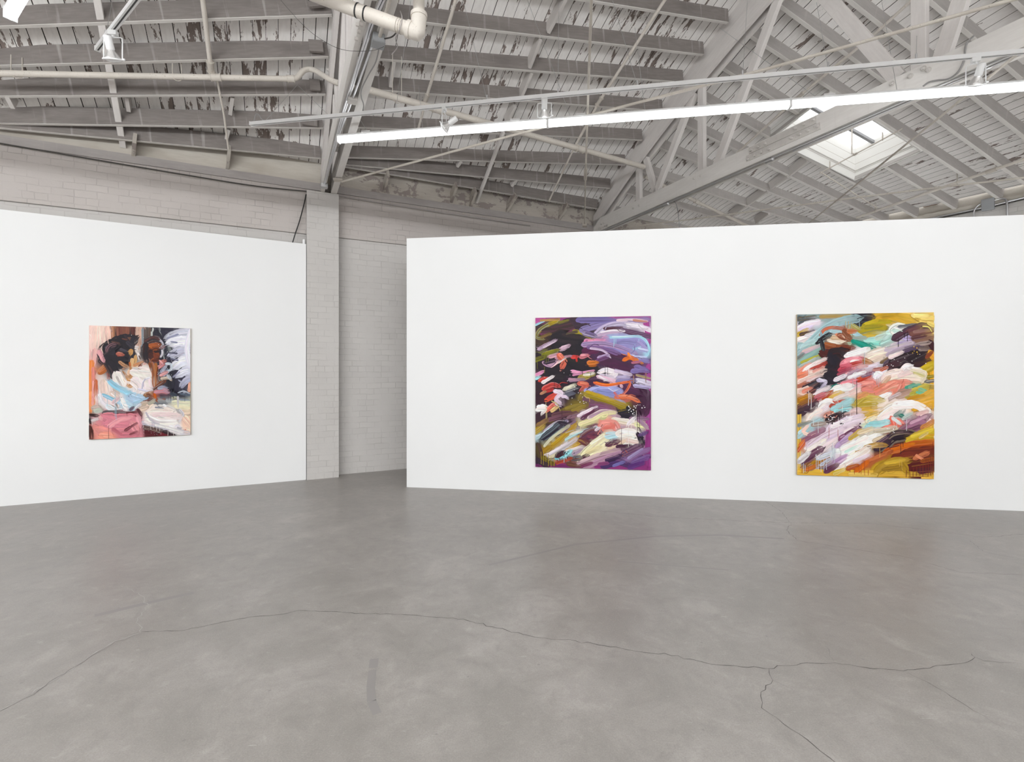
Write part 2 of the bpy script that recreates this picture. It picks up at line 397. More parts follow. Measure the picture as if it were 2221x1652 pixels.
def streak(pts, w, z): 
    P = [fl(*p) for p in pts]
    for a, b in zip(P[:-1], P[1:]):
        d = (b-a).normalized(); pr = V((-d.y, d.x, 0))*w/2; m.quad(a+pr+Z*z, a-pr+Z*z, b-pr+Z*z, b+pr+Z*z)
streak([(812, 1428), (809, 1448)], .05, .0006); streak([(808, 1453), (804, 1490), (806, 1520), (818, 1548)], .045, .0006)
streak([(1060, 1225), (1250, 1180), (1420, 1163), (1560, 1160), (1700, 1168)], .035, .0005); streak([(1340, 1217), (1580, 1236)], .02, .0005); streak([(205, 1335), (330, 1305), (420, 1285)], .05, .0005)
m.build('scuff_streak', M['tape'], floor)

# white partitions
def slab(name, a, b, thick, back, za, zb, mat, z0=0.0, uvo=0):
    a, b = V(a), V(b); n = V(back).normalized()*thick; L = (b-a).length; m = MB()
    lo = [a+Z*z0, b+Z*z0, b+n+Z*z0, a+n+Z*z0]; hi = [a+Z*za, b+Z*zb, b+n+Z*zb, a+n+Z*za]
    for i, (w) in enumerate((L, thick, L, thick)):
        j = (i+1) % 4
        m.quad(lo[i], lo[j], hi[j], hi[i], [(uvo, z0), (uvo+w, z0), (uvo+w, hi[j].z), (uvo, hi[i].z)])
    m.quad(*hi); m.quad(*lo[::-1])
    return structure(m.build(name, mat))
A = fl(0, 1098); B = fl(664, 1040); dAB = (B-A).normalized(); nb = V((-dAB.y, dAB.x, 0))
slab('wall_left', A-dAB*3.2, B, .055, nb, 3.717+.055, 3.662, M['wall'])
A2 = fl(882, 1056); B2 = fl(2221, 1108); d2 = (B2-A2).normalized(); nb2 = V((-d2.y, d2.x, 0))
slab('wall_right', A2, B2+d2*1.6, .14, nb2, 3.622, 3.58, M['wall'])
# rear brick wall: lower leaf, projecting upper leaf, bond beam; pilaster under the near truss
TL, TR = -11.8, 11.6
m = MB()
def wallq(m, t0, t1, s, z0, z1, mi=0): m.quad(ts(t0, s, z0), ts(t1, s, z0), ts(t1, s, z1), ts(t0, s, z1), [(t0, z0), (t1, z0), (t1, z1), (t0, z1)], mi)
ZL = 3.85
wallq(m, TL, TR, -.12, 0, ZL); wallq(m, TL, TR, -.07, ZL, 4.55, 1)
m.quad(ts(TL, -.12, ZL), ts(TR, -.12, ZL), ts(TR, -.07, ZL), ts(TL, -.07, ZL), [(TL, 0), (TR, 0), (TR, .05), (TL, .05)])
m.quad(ts(TL, -.4, 4.55), ts(TR, -.4, 4.55), ts(TR, -.07, 4.55), ts(TL, -.07, 4.55)); m.quad(ts(TL, -.4, 0), ts(TR, -.4, 0), ts(TR, -.4, 4.55), ts(TL, -.4, 4.55))
structure(m.build('wall_rear', [M['brick'], M['brick2']]))
def prism_t(name, t0, t1, s0, s1, z0, z1, mat, uo=0.0):
    m = MB(); c = [ts(t0, s1), ts(t1, s1), ts(t1, s0), ts(t0, s0)]; w = [t1-t0, s1-s0]*2; o = uo
    for i in range(4):
        j = (i+1) % 4; m.quad(c[i]+Z*z0, c[j]+Z*z0, c[j]+Z*z1, c[i]+Z*z1, [(o, z0), (o+w[i], z0), (o+w[i], z1), (o, z1)]); o += w[i]
    m.quad(*[p+Z*z1 for p in c], [(uo, 0), (uo+w[0], 0), (uo+w[0], w[1]), (uo, w[1])]); m.quad(*[p+Z*z0 for p in c[::-1]])
    return m.build(name, mat)
pl = fl(666, 1040.2); pr_ = fl(735, 1035)
tl0, _ = to_ts(pl); tr0, s_p = to_ts(pr_)
structure(prism_t('pillar', tl0-.005, tr0, -.065, .075, 0, 4.495, M['brick'], .07))
m = MB(); m.beam(ts(TL, 0, 4.55), ts(TR, 0, 4.55), -.3, -.045, 0, .115, side=W2); structure(m.build('trim_1', M['bond']))
# upright boards closing the wall head, stained left of the near truss, flaking right of it
m = MB(); m.beam(ts(TL, 0, 4.66), ts(-.0, 0, 4.66), -.12, -.085, 0, .36, side=W2); structure(m.build('trim_2', M['cream']))
m = MB(); m.beam(ts(0, 0, 4.66), ts(TR-.4, 0, 4.66), -.12, -.085, 0, .36, side=W2); structure(m.build('trim_3', M['flaky']))
# side brick wall beyond the right bay, with its pale plate
wa, wb = wall_pt(-1.2), wall_pt(18); wd2 = (wb-wa); wd2.z = 0; wd2.normalize(); wn = V((-wd2.y, wd2.x, 0))
if wn.x < 0: wn = -wn
wa0, wb0 = V((wa.x, wa.y, 0)), V((wb.x, wb.y, 0))
slab('wall_side', wa0-wd2*.5, wb0, .3, wn, 4.84, 4.84, M['brick'])
m = MB(); m.beam(V((wa.x, wa.y, 4.84)), V((wb.x, wb.y, 4.84)), -.04, .02, 0, .10, side=-wn); m.beam(V((wa.x, wa.y, 4.92)), V((wb.x, wb.y, 4.92)), -.12, -.06, 0, .3, side=-wn); structure(m.build('trim_4', M['cream']))
# unseen rest of the room: the back and left end walls
slab('wall_back', ts(TL, 18.7), ts(20, 18.7), .2, W2, 5.3, 5.3, M['wall'])
slab('wall_end', ts(TL, -.2), ts(TL, 18.8), .2, -U, 8.2, 8.2, M['wall'])

# roof deck: uv = (along the wall, away from it); opening for the skylight
H_P = .225
def lineR(pa, pb):
    """s0 and the wall coordinate of the straight rafter seen along a pixel line"""
    (x0, y0), (x1, y1) = pa, pb
    dist = lambda p: (lambda q: (q[0]-x0)*(y1-y0)-(q[1]-y0)*(x1-x0))(proj(p))
    def root(fn, lo, hi):
        a = lo; fa = fn(a); best = a
        for i in range(1, 241):
            b = lo+(hi-lo)*i/240; fb = fn(b)
            if fa*fb <= 0:
                for _ in range(40):
                    c = (a+b)/2
                    if fn(c)*fa > 0: a = c
                    else: b = c
                return a
            a, fa = b, fb
        return min((lo+(hi-lo)*i/240 for i in range(241)), key=lambda q: abs(fn(q)))
    return root(lambda q: dist(R(0, q)), -.4, 5.6), root(lambda q: dist(R(1, q)), -.6, 6.5)
sky_px = dict(L=(1668, 298), B=(1857, 393), R=(1989, 327), T=(1811, 200))
q = {k: solveR(*v) for k, v in sky_px.items()}
W1, W2_ = (q['L'][0]+q['T'][0])/2, (q['B'][0]+q['R'][0])/2
SA, SB = (q['L'][1]+q['B'][1])/2, (q['R'][1]+q['T'][1])/2
print('SKY', q, W1, W2_, SA, SB)
m = MB()
def grid(m, fn, us, vs, uvf, hole=None):
    for i in range(len(us)-1):
        for j in range(len(vs)-1):
            if hole and hole(.5*(us[i]+us[i+1]), .5*(vs[j]+vs[j+1])): continue
            c = [(us[i], vs[j]), (us[i+1], vs[j]), (us[i+1], vs[j+1]), (us[i], vs[j+1])]
            m.quad(*[fn(*p) for p in c], [uvf(*p) for p in c])
tsq = [-11.8, -9, -6, -4, -3.25, -2.5, -1, .5, 2, 3.5, 5.1]; ss = [-.25]+[i*.5 for i in range(0, 39)]
grid(m, lambda t, s: ts(t, s, z_lm(t, s)+H_P), tsq, ss, lambda t, s: (t, s))
ws = sorted([0, .2, .4, .6, .8, 1, W1, W2_]); sv = sorted([-.9, SA, SB]+[i*.5 for i in range(-1, 37)])
ws = [w for i, w in enumerate(ws)]
grid(m, lambda w, s: R(w, s, H_P), ws, sv, lambda w, s: (5.1+w*6.3, s), lambda w, s: W1 < w < W2_ and SA < s < SB)
ceil = structure(m.build('ceiling', M['deck']))
sol = ceil.modifiers.new('thickness', 'SOLIDIFY'); sol.thickness = .03; sol.offset = 1
# bare brown boards let into the deck
def patch(quad, seed, right=True):
    f = (lambda p: surfR(*p, H_P-.006)) if right else (lambda p: surf(*p, H_P-.006))
    a, b, c, d = [f(p) for p in quad]; m = MB(); L = (b-a).length; w = (d-a).length
    m.add([a, b, c, d]+[p-Z*.008 for p in (a, b, c, d)], [(0, 1, 2, 3), (7, 6, 5, 4), (0, 4, 5, 1), (1, 5, 6, 2), (2, 6, 7, 3), (3, 7, 4, 0)],
          [[(seed, 0), (seed+L, 0), (seed+L, w), (seed, w)]]*6)
    tag(m.build('patch_board', M['patch'], ceil), 'bare brown replacement board')
for i, qd in enumerate([[(2095, 268), (2146, 244), (2162, 255), (2109, 278)], [(2014, 303), (2060, 282), (2074, 292), (2027, 312)],
        [(1998, 447), (2037, 432), (2048, 437), (2008, 450)], [(2078, 423), (2112, 411), (2124, 417), (2090, 428)], [(2157, 401), (2196, 390), (2207, 397), (2172, 405)],
        [(1757, 422), (1777, 413), (1787, 418), (1769, 427)]]): patch(qd, i*3.1)
patch([(1174, 205), (1197, 162), (1211, 163), (1189, 206)], 21, False)

# skylight
o = thing('window_1', None, None, R(.5*(W1+W2_), .5*(SA+SB))); o['kind'] = 'structure'
HS = .62
m = MB()
cs = [(W1, SA), (W2_, SA), (W2_, SB), (W1, SB)]
for i in range(4):
    a, b = cs[i], cs[(i+1) % 4]
    pa, pb = R(*a), R(*b); ta, tb = V((pa.x, pa.y, pa.z+HS)), V((pb.x, pb.y, pb.z+HS)); L = (pb-pa).length
    m.quad(pa-Z*.01, pb-Z*.01, tb, ta, [(0, .02), (L, .02), (L, HS), (0, HS)])
shaft = m.build('shaft_lining', M['shaft'], o); sm = shaft.modifiers.new('t', 'SOLIDIFY'); sm.thickness = .02; sm.offset = 0
m = MB(); ce = sum((R(*c) for c in cs), V((0, 0, 0)))/4
for i in range(4):
    a, b = cs[i], cs[(i+1) % 4]; pa, pb = R(*a)+Z*.16, R(*b)+Z*.16
    inn = (ce-(pa+pb)/2); inn.z = 0; inn.normalize(); m.beam(pa, pb, -.01, .03, 0, .035, side=inn)
m.build('curb_trim', M['shaft'], o)
m = MB(); m.quad(*[R(*c)+Z*(HS-.03) for c in cs]); m.build('pane', M['glass'], o)
for f in (.30, .68):
    a = R(W1, SA+(SB-SA)*f)+Z*(HS-.09); b = R(W2_, SA+(SB-SA)*f)+Z*(HS-.09)
    MB().beam(a, b, -.025, .025, 0, .05).build('glazing_bar', M['bar'], o)
# ------------------------------------------------------------------ purlins, rafters, blocking
def ext_t(pa, pb, t0, t1):
    a, b = to_ts(pa)[0], to_ts(pb)[0]; d = pb-pa
    return pa+d*((t0-a)/(b-a)), pa+d*((t1-a)/(b-a))
def purlin(pa, pb, t0, t1, label, group, w=.052):
    A_, B_ = ext_t(surf(*pa), surf(*pb), t0, t1)
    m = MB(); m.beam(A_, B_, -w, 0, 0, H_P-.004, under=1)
    return tag(m.build('roof_purlin', [M['purlin'], M['litedge']], bevel=.003), label, 'purlin', group)
PL = [((0, 56), (712, 31)), ((0, 141), (705, 122.5)), ((0, 208), (697, 204)), ((0, 267), (690, 277)), ((0, 277), (684, 342))]
nm = ['topmost in view', 'second from the top, behind the spotlight', 'middle one, just below the sprinkler main', 'second from the bottom', 'lowest, above the stained boards']
for (a, b), n in zip(PL, nm):
    purlin(a, b, -8.8, -.26, 'weathered roof purlin in the left bay, '+n, 'purlins of the left bay')
PM = [((1281, 0), (1574, 47)), ((924, 48), (1520, 117)), ((834, 128), (1471, 177)), ((804, 193), (1430, 240)), ((1165, 293), (1388, 303)), ((743, 341), (1350, 357)), ((920, 372), (1322, 408)), ((920, 390), (1294, 452))]
nm = ['topmost in view', 'second from the top', 'third from the top', 'fourth from the top', 'fifth from the top, behind the lamps', 'third from the bottom', 'second from the bottom', 'lowest, above the flaking boards']
for (a, b), n in zip(PM, nm):
    purlin(a, b, -.05, 4.95, 'weathered roof purlin in the middle bay, '+n, 'purlins of the middle bay')
def rafter(pa, pb, label, w0=0, w1=1, w=.06):
    s0, s1 = lineR(pa, pb); a = R(0, s0); b = R(1, s1)
    p, q_ = a.lerp(b, w0), a.lerp(b, w1)
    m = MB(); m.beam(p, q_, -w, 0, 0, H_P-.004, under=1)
    return tag(m.build('roof_rafter', [M['rafter'], M['litedge']], bevel=.003), label, 'rafter', 'rafters of the right bay')
rf = 'grey roof rafter in the right bay, '
RX = [((2021.6, 0), (2172, 129), rf+'rightmost, top right corner of the photo', 0, 1), ((1880, 25), (1973, 98), rf+'second from the right, behind the white upright', 0, 1),
      ((1687.5, 5), (2221, 393), rf+'third from the right, over the bare brown boards', 0, 1), ((1654.5, 92), (2172, 431), rf+'along the right edge of the skylight', 0, 1),
      ((1684, 216), (1930, 365), rf+'cut short above the skylight', 0, W1-.005), ((1684, 216), (1930, 365), rf+'below the lower right side of the skylight', W2_+.005, 1),
      ((1592, 254.6), (1860, 400), rf+'along the left edge of the skylight', 0, 1), ((1480, 267), (1829, 437), rf+'first one left of the skylight rafter', 0, 1),
      ((1429, 319), (1824, 478), rf+'second one left of the skylight', 0, 1), ((1433, 385), (1738, 483), rf+'third one left of the skylight', 0, 1),
      ((1359.6, 418), (1560, 473), rf+'second from the left, close to the truss foot', 0, 1), ((1388, 474), (1476, 493), rf+'leftmost, seen just under the truss foot', 0, 1)]
for r_ in RX: rafter(*r_)
for k, (wv, nme) in enumerate(((W1, 'upper left'), (W2_, 'lower right'))):
    m = MB(); a, b = R(wv, SA), R(wv, SB); m.beam(a, b, -.025, .025, 0, H_P-.004, side=(R(wv+.05, SA)-a)); 
    oo = m.build('skylight_header', M['rafter'], bevel=.003); tag(oo, 'painted header board across the %s end of the skylight opening' % nme, 'header', 'headers of the skylight')
# the rows go on above the frame
for k in range(1, 10):
    for t0, t1, sa, sb, ta, tb, grp, nme in ((-8.8, -.26, 1.146+.37*k, 1.89+.44*k, -3.6, -.26, 'purlins of the left bay', 'left'), (-.05, 4.95, 2.36+.45*k, 3.28+.47*k, -.05, 4.95, 'purlins of the middle bay', 'middle')):
        pa = ts(ta, sa, z_lm(ta, sa)); pb = ts(tb, sb, z_lm(tb, sb)); A_, B_ = ext_t(pa, pb, t0, t1)
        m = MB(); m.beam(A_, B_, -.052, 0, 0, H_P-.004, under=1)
        tag(m.build('roof_purlin', [M['purlin'], M['litedge']], bevel=.003), 'roof purlin of the %s bay above the top edge of the photo' % nme, 'purlin', grp+' above the photo')
    if k < 8:
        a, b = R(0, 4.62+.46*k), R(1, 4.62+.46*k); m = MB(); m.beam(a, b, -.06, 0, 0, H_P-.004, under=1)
        tag(m.build('roof_rafter', [M['rafter'], M['litedge']], bevel=.003), 'roof rafter of the right bay outside the photo', 'rafter', 'rafters outside the photo')
def block(a, b, label, right=False, h=.165, w=.045, dz=0.004, mat='block', group='blocking boards between the purlins', name='blocking_board', lo=0.0):
    f = (lambda p: surfR(*p, dz)) if right else (lambda p: surf(*p, dz))
    A_, B_ = f(a), f(b); m = MB()
    m.beam(A_, B_, -w/2, w/2, lo, h, side=U)
    return tag(m.build(name, M[mat], bevel=.002), label, 'blocking', group)
bl = 'short blocking board between purlins, '
block((1228, 0), (1190, 73), bl+'high in the middle bay above the others')
block((1174, 86), (1149, 149), bl+'second down in the middle bay, left of the brown board')
block((1154, 160), (1127, 222), bl+'third down in the middle bay, above the track')
block((1119, 232), (1099, 268), bl+'fourth down in the middle bay, just above the glowing lamps')
block((855, 136), (847, 190), bl+'beside the hanger rod right of the near truss')
block((1001, 351), (992, 363), bl+'stubby one under the lamp row in the middle bay', h=.12)
block((1121, 392), (1110, 405), bl+'stubby one low in the middle bay near the long strut', h=.12)
block((274, 212), (279, 243), bl+'beside the long strip in the left bay')
block((504, 212), (499, 250), bl+'right of the thin pipe in the left bay')
block((496, 282), (491, 303), bl+'lowest one in the left bay, beside the thin pipe')
block((15, 212), (28, 236), bl+'at the left edge of the photo')
br = 'blocking board between right bay rafters, '
for a, b, n in (((1623, 446), (1666, 416), 'left end of the row below the truss'), ((1672, 411), (1709, 385), 'middle of the row below the truss'), ((1714, 382), (1752, 351), 'next to the skylight in the row below the truss'), ((1586, 472), (1618, 449), 'lowest, just above the white partition'), ((1640, 486), (1668, 465), 'small one low over the white partition')):
    block(a, b, br+n, True, group='blocking boards between the rafters')
# long strips fixed under the purlins
m = MB(); m.beam(surf(205, -30, -.045), surf(267, 321, -.045), -.035, .035, 0, .04, side=U)
tag(m.build('wood_strip', M['truss'], bevel=.003), 'long pale wood strip fixed under the left bay purlins behind the spotlight', 'strip')
m = MB(); m.beam(surf(1093, 288, -.07), surf(1031, 450, -.05), -.022, .022, 0, .065, side=U)
tag(m.build('wood_strut', M['truss'], bevel=.003), 'long pale wood strut under the middle bay purlins, running down to the wall head', 'strut')
# short rafter tails on the wall head
def tail(pt, pb, label):
    a = on_s(*pb, -.08); b = on_s(*pt, .2); m = MB(); m.beam(a, b, -.022, .022, 0, .17, side=U)
    tag(m.build('rafter_tail', M['flaky'], bevel=.002), label, 'rafter tail', 'rafter tails on the wall head')
rt = 'short rafter tail on the wall head, '
tail((291, 310), (289, 343), rt+'left bay, below the long wood strip'); tail((497, 331), (493, 367), rt+'left bay, below the thin pipe')
tail((843, 383), (834, 416), rt+'first one right of the near truss'); tail((991, 406), (979, 440), rt+'second one right of the near truss')
tail((1033, 417), (1021, 451), rt+'at the foot of the long wood strut'); tail((1121, 426), (1099, 462), rt+'middle bay, right of the long wood strut'); tail((1234, 446), (1212, 479), rt+'nearest the foot of the far truss')
# splice blocks lapped on the purlin ends at the near truss
for (a, b), n in zip([((672, 20), (707, 17)), ((672, 115), (703, 117)), ((673, 198), (696, 200)), ((655, 272), (689, 277))], ['topmost', 'second', 'third', 'lowest']):
    A_, B_ = surf(*a, 0), surf(*b, 0); m = MB(); m.beam(A_, B_, .004, .046, .0, .15)
    tag(m.build('splice_block', M['purlin'], bevel=.003), 'splice block lapped on a purlin end left of the near truss, %s of the four' % n, 'splice block', 'splice blocks at the near truss')

# ------------------------------------------------------------------ trusses
def zc(s): return 4.63+.63*s-.0365*s*s           # underside of a top chord
def sweep(name, t0, t1, zlo, zhi, s0, s1, mat, parent, step=.5):
    m = MB(); n = int((s1-s0)/step)+1; prev = None
    for i in range(n+1):
        s = s0+(s1-s0)*i/n
        c = [ts(t0, s, zlo(s)), ts(t1, s, zlo(s)), ts(t1, s, zhi(s)), ts(t0, s, zhi(s))]
        if prev:
            h = [t1-t0, zhi(s)-zlo(s)]*2; sp = s0+(s1-s0)*(i-1)/n
            for k in range(4):
                j = (k+1) % 4; o_ = k*3.3+t0
                m.quad(prev[k], prev[j], c[j], c[k], [(sp, o_), (sp, o_+h[k]), (s, o_+h[k]), (s, o_)])
        else: m.quad(*c)
        prev = c
    m.quad(*prev[::-1]); return m.build(name, mat, parent)
WEBS = [((1383, 360), (1383, 446), .11, 'b'), ((1398, 343), (1420, 420), .10, 'b'), ((1419, 420), (1503, 200), .11, 'a'), ((1519, 183), (1519, 380), .115, 'a'), ((1546, 372), (1690, -20), .115, 'a'),
        ((1785, -12), (1945, 170), .15, 'a'), ((1991, -30), (1991, 160), .13, 'a'), ((2090, -30), (2032, 145), .14, 'a')]
def truss(tc, name, label, full):
    T = thing(name, label, 'truss', ts(tc, 0, 4.5), 'timber bowstring trusses')
    S1 = 18.5
    for a, b in ((-.097, -.047), (.047, .097 if full else .135)):
        sweep('top_chord', tc+a, tc+b, zc, lambda s: zc(s)+.25, -.04, S1, M['truss'], T)
        sweep('bottom_chord', tc+a, tc+b, lambda s: 4.50, lambda s: 4.755, -.04, S1, M['chord'], T, 2.0)
    sweep('closing_board', tc-.02, tc+.03, lambda s: zc(s)+.2, lambda s: z_lm(tc, s)+H_P-.004, -.04, S1, M['truss'], T)
    for pa, pb, w, kind in WEBS:
        a = to_ts(on_t(*pa, 5.02))[1], on_t(*pa, 5.02).z; b = to_ts(on_t(*pb, 5.02))[1], on_t(*pb, 5.02).z
        A_, B_ = ts(tc, *a), ts(tc, *b)
        m = MB(); m.beam(A_, B_, -.036, .036, -w/2, w/2, side=U)
        m.build('web_member', M['truss'], T, bevel=.003)
    # more webs over the hidden half
    for k in range(3):
        s = 9.4+k*2.6
        MB().beam(ts(tc, s, 4.7), ts(tc, s, zc(s)+.1), -.036, .036, -.06, .06, side=U).build('web_member', M['truss'], T)
        MB().beam(ts(tc, s, 4.7), ts(tc, s+2.3, zc(s+2.3)+.1), -.036, .036, -.06, .06, side=U).build('web_member', M['truss'], T)
    return T
TF = truss(T_FAR, 'timber_truss', 'far timber truss with bolted splice plates, crossing the photo at upper right', True)
TN = truss(T_NEAR, 'timber_truss', 'near timber truss standing on the brick pilaster, with a grey junction box', False)
def bolt(px, py, t, r, T, washer=False):
    p = on_t(px, py, t); Mx = Matrix.Translation(p) @ V((0, 0, 1)).rotation_difference(-U).to_matrix().to_4x4()
    m = MB()
    if washer: m.lathe([(0, 0), (r*1.5, 0), (r*1.5, .006), (0, .006)], Mx, 16)
    m.lathe([(r, 0), (r, .022), (r*.75, .026), (0, .026)], Mx, 6); m.build('bolt', M['bolt'], T)
tf = T_FAR-.097
def z7(x, y): return 1500+x/6.17, 240+y/6.17
for p in [(800, 525), (895, 483), (990, 440), (1400, 237), (1510, 180), (1630, 118)]: bolt(*z7(*p), tf-.012, .021, TF)
for p in [(757, 645), (848, 600), (940, 557), (1040, 512), (1345, 365), (1455, 310), (1568, 262), (1690, 205)]: bolt(*z7(*p), tf-.012, .021, TF)
for p in [(38, 912), (130, 875)]: bolt(*z7(*p), tf, .017, TF)
for p in [(780, 945), (850, 965), (600, 1050), (350, 1155)]: bolt(1880+p[0]/6.355, p[1]/6.355, tf, .018, TF, True)
for p in [(420, 1360), (470, 1345), (500, 1325), (535, 1310), (450, 1290), (490, 1270), (930, 1050), (1020, 1010)]: bolt(1240+p[0]/6.94, 300+p[1]/6.94, tf, .018, TF)
for (x0, y0, x1, y1) in [(770, 590, 1670, 105), (735, 665, 1725, 190)]:
    a = on_t(*z7(x0, y0-25), tf-.005); b = on_t(*z7(x1, y1+5), tf-.005)
    a.z = b.z = (a.z+b.z)/2+(.01 if y0 < 600 else -.005)
    MB().beam(a, b, -.007, .007, -.042, .042, side=U).build('splice_plate', M['bolt'], TF)
# near truss: bolts and uprights seen on the chords
for p in [(873, 370), (838, 480), (800, 585), (820, 375)]: bolt(660+p[0]/6.883, p[1]/6.883, T_NEAR-.097, .016, TN)
bolt(660+365/6.883, 1045/6.883, T_NEAR-.097, .018, TN, True)
# ------------------------------------------------------------------ lamp rows, tracks, spotlights
def frame(d):
    """local x along d (horizontal), z up"""
    d = V((d.x, d.y, 0)).normalized(); y = Z.cross(d)
    return Matrix((d, y, Z)).transposed().to_4x4()
def tube_light(p, d, L, label, group, wires=(), mat='tube'):
    T = thing('tube_light', label, 'lamp', p, group); Mx = Matrix.Translation(V(p)) @ frame(d)
    def tr(m): m.v = [tuple(Mx @ V(v)) for v in m.v]; return m
    m = MB().box((.004, -.034, .045), (L-.004, .034, .085)); tr(m).build('housing', M['white'], T, bevel=.004)
    m = MB(); n = 6; hd = mat != 'tube'; pr = [(-.0335, .046)]+[(-.0335*math.cos(math.pi*i/n), .034-.030*math.sin(math.pi*i/n)) for i in range(n+1)]+[(.0335, .046)] if hd else [(-.037, .058)]+[(-.037*math.cos(math.pi*i/n), .030-.032*math.sin(math.pi*i/n)) for i in range(n+1)]+[(.037, .058)]
    k = len(pr)
    for i in range(k-1):
        (y0, z0), (y1, z1) = pr[i], pr[i+1]; m.quad((.012, y0, z0), (L-.012, y0, z0), (L-.012, y1, z1), (.012, y1, z1))
    m.add([(.012, y, z) for y, z in pr], [tuple(range(k-1, -1, -1))]); m.add([(L-.012, y, z) for y, z in pr], [tuple(range(k))])
    tr(m).build('diffuser', M[mat], T, smooth=True)
    for x in (.0, L-.012): tr(MB().box((x, -.038, .0), (x+.012, .038, .087))).build('end_cap', M['white'], T)
    for x in (.35, L-.35): tr(MB().box((x-.05, -.037, .078), (x+.05, .037, .1))).build('clip', M['white'], T)
    for f, (px, py) in wires:
        a = Mx @ V((L*f, 0, .095)); b = surf(px, py, 0) if px < 1600 else surfR(px, py, 0)
        MB().tube([a, b], .0022, 5).build('wire', M['wire'], T)
    return T
dR = d2                                                       # parallel to the right partition
p0 = on_z(733, 310, 4.3); p0b = on_z(2221, 196, 4.3); dA = (p0b-p0).normalized()
LT = (on_z(1188, 276, 4.3)-p0).length
nmA = ['first from its left end', 'second from its left end', 'third from its left end', 'fourth, running out of the right edge']
wr = [[(.15, (779, 255)), (.42, (908, 185)), ], [(.1, (1144, 0)), (.42, (1377, 60))], [(.1, (1560, 60)), (.4, (1912, 0))], []]
for k in range(4):
    tube_light(p0+dA*(k*LT), dA, LT, 'glowing white tube lamp in the long row, '+nmA[k], 'lamps of the long row', wr[k])
pe = on_z(22, 44, 4.3); dB = (on_z(48, -2, 4.3)-pe).normalized()
tube_light(pe, dB, 2.4, 'glowing white tube lamp end at the top left corner', 'lamps of the left row')
for k in range(1, 4): tube_light(pe+dB*2.4*k, dB, 2.4, 'tube lamp of the left row beyond the top edge of the photo', 'hidden lamps of the left row')
for j, (x, y, n, st, z_) in enumerate(((-8.6, -1.6, 5, 'fill_tube', 4.34), (-8.4, -.3, 2, 'mid_fill_tube', 4.34), (3.8, -1.5, 3, 'fill_tube', 4.34), (-8.2, -3.7, 6, 'fill_tube', 4.34), (-7.6, -5.9, 6, 'fill_tube', 4.34))):  # unseen rows, added to fill the room with even light
    dd = dAB if n == 2 else dA
    for k in range(n): tube_light((x+dd.x*2.44*k, y+dd.y*2.44*k, z_), dd, 2.44, 'added fill lamp in the unseen rows behind the camera', 'added lamps behind the camera', mat=st)
for k in range(2): tube_light((4.9+2.5*k, 7.5-.45*k, 2.7), V((.96, -.27, 0)), 2.44, 'added fill lamp, unseen in the passage behind the right partition', 'added lamps behind the partition', mat='fill_tube')  # unseen pair, added to brighten the right bay roof
def track(pa, pb, zt, label, wires, ext=0.0):
    a, b = on_z(*pa, zt), on_z(*pb, zt); d = (b-a).normalized(); L = (b-a).length+ext
    T = thing('light_track', label, 'track', a); Mx = Matrix.Translation(a) @ frame(d)
    m = MB()
    m.box((0, -.018, .012), (L, .018, .034)); m.box((0, -.018, 0), (L, -.006, .012)); m.box((0, .006, 0), (L, .018, .012))
    m.v = [tuple(Mx @ V(v)) for v in m.v]; m.build('rail', M['white'], T)
    m = MB().box((.004, -.0058, .004), (L-.004, .0058, .0118)); m.v = [tuple(Mx @ V(v)) for v in m.v]; m.build('slot', M['slot'], T)
    m = MB().box((-.012, -.02, -.002), (.0, .02, .036)); m.v = [tuple(Mx @ V(v)) for v in m.v]; m.build('end_cap', M['white'], T)
    for (bx, by), (tx, ty) in wires:
        lo = on_z(bx, by, zt+.034); k = (lo-a).dot(d); lo = a+d*k+Z*.034
        hi = surf(tx, ty, 0) if tx < 1600 else surfR(tx, ty, 0)
        m = MB().tube([lo, hi], .0022, 5); m.build('wire', M['wire'], T)
        m = MB().tube([lo, lo+Z*.05], .008, 6); m.build('wire_gripper', M['galv'], T)
    return T, a, d
ZT = 4.36
T1, ta, td = track((545, 272), (2221, 116), ZT, 'long white light track hanging above the lamp row', [((862, 240), (891, 2)), ((1058, 222), (1007, 9)), ((1211, 208), (1212, 2)), ((1382, 190), (1329, 2)), ((1608, 170), (1621, 2)), ((1790, 155), (1771, 5)), ((1980, 136), (1990, 10))], .6)
T2, ua, ud = track((212, 110), (296, 2), 4.36, 'short white light track at upper left, seen from below', [((238, 82), (243, 2))], 2.5)
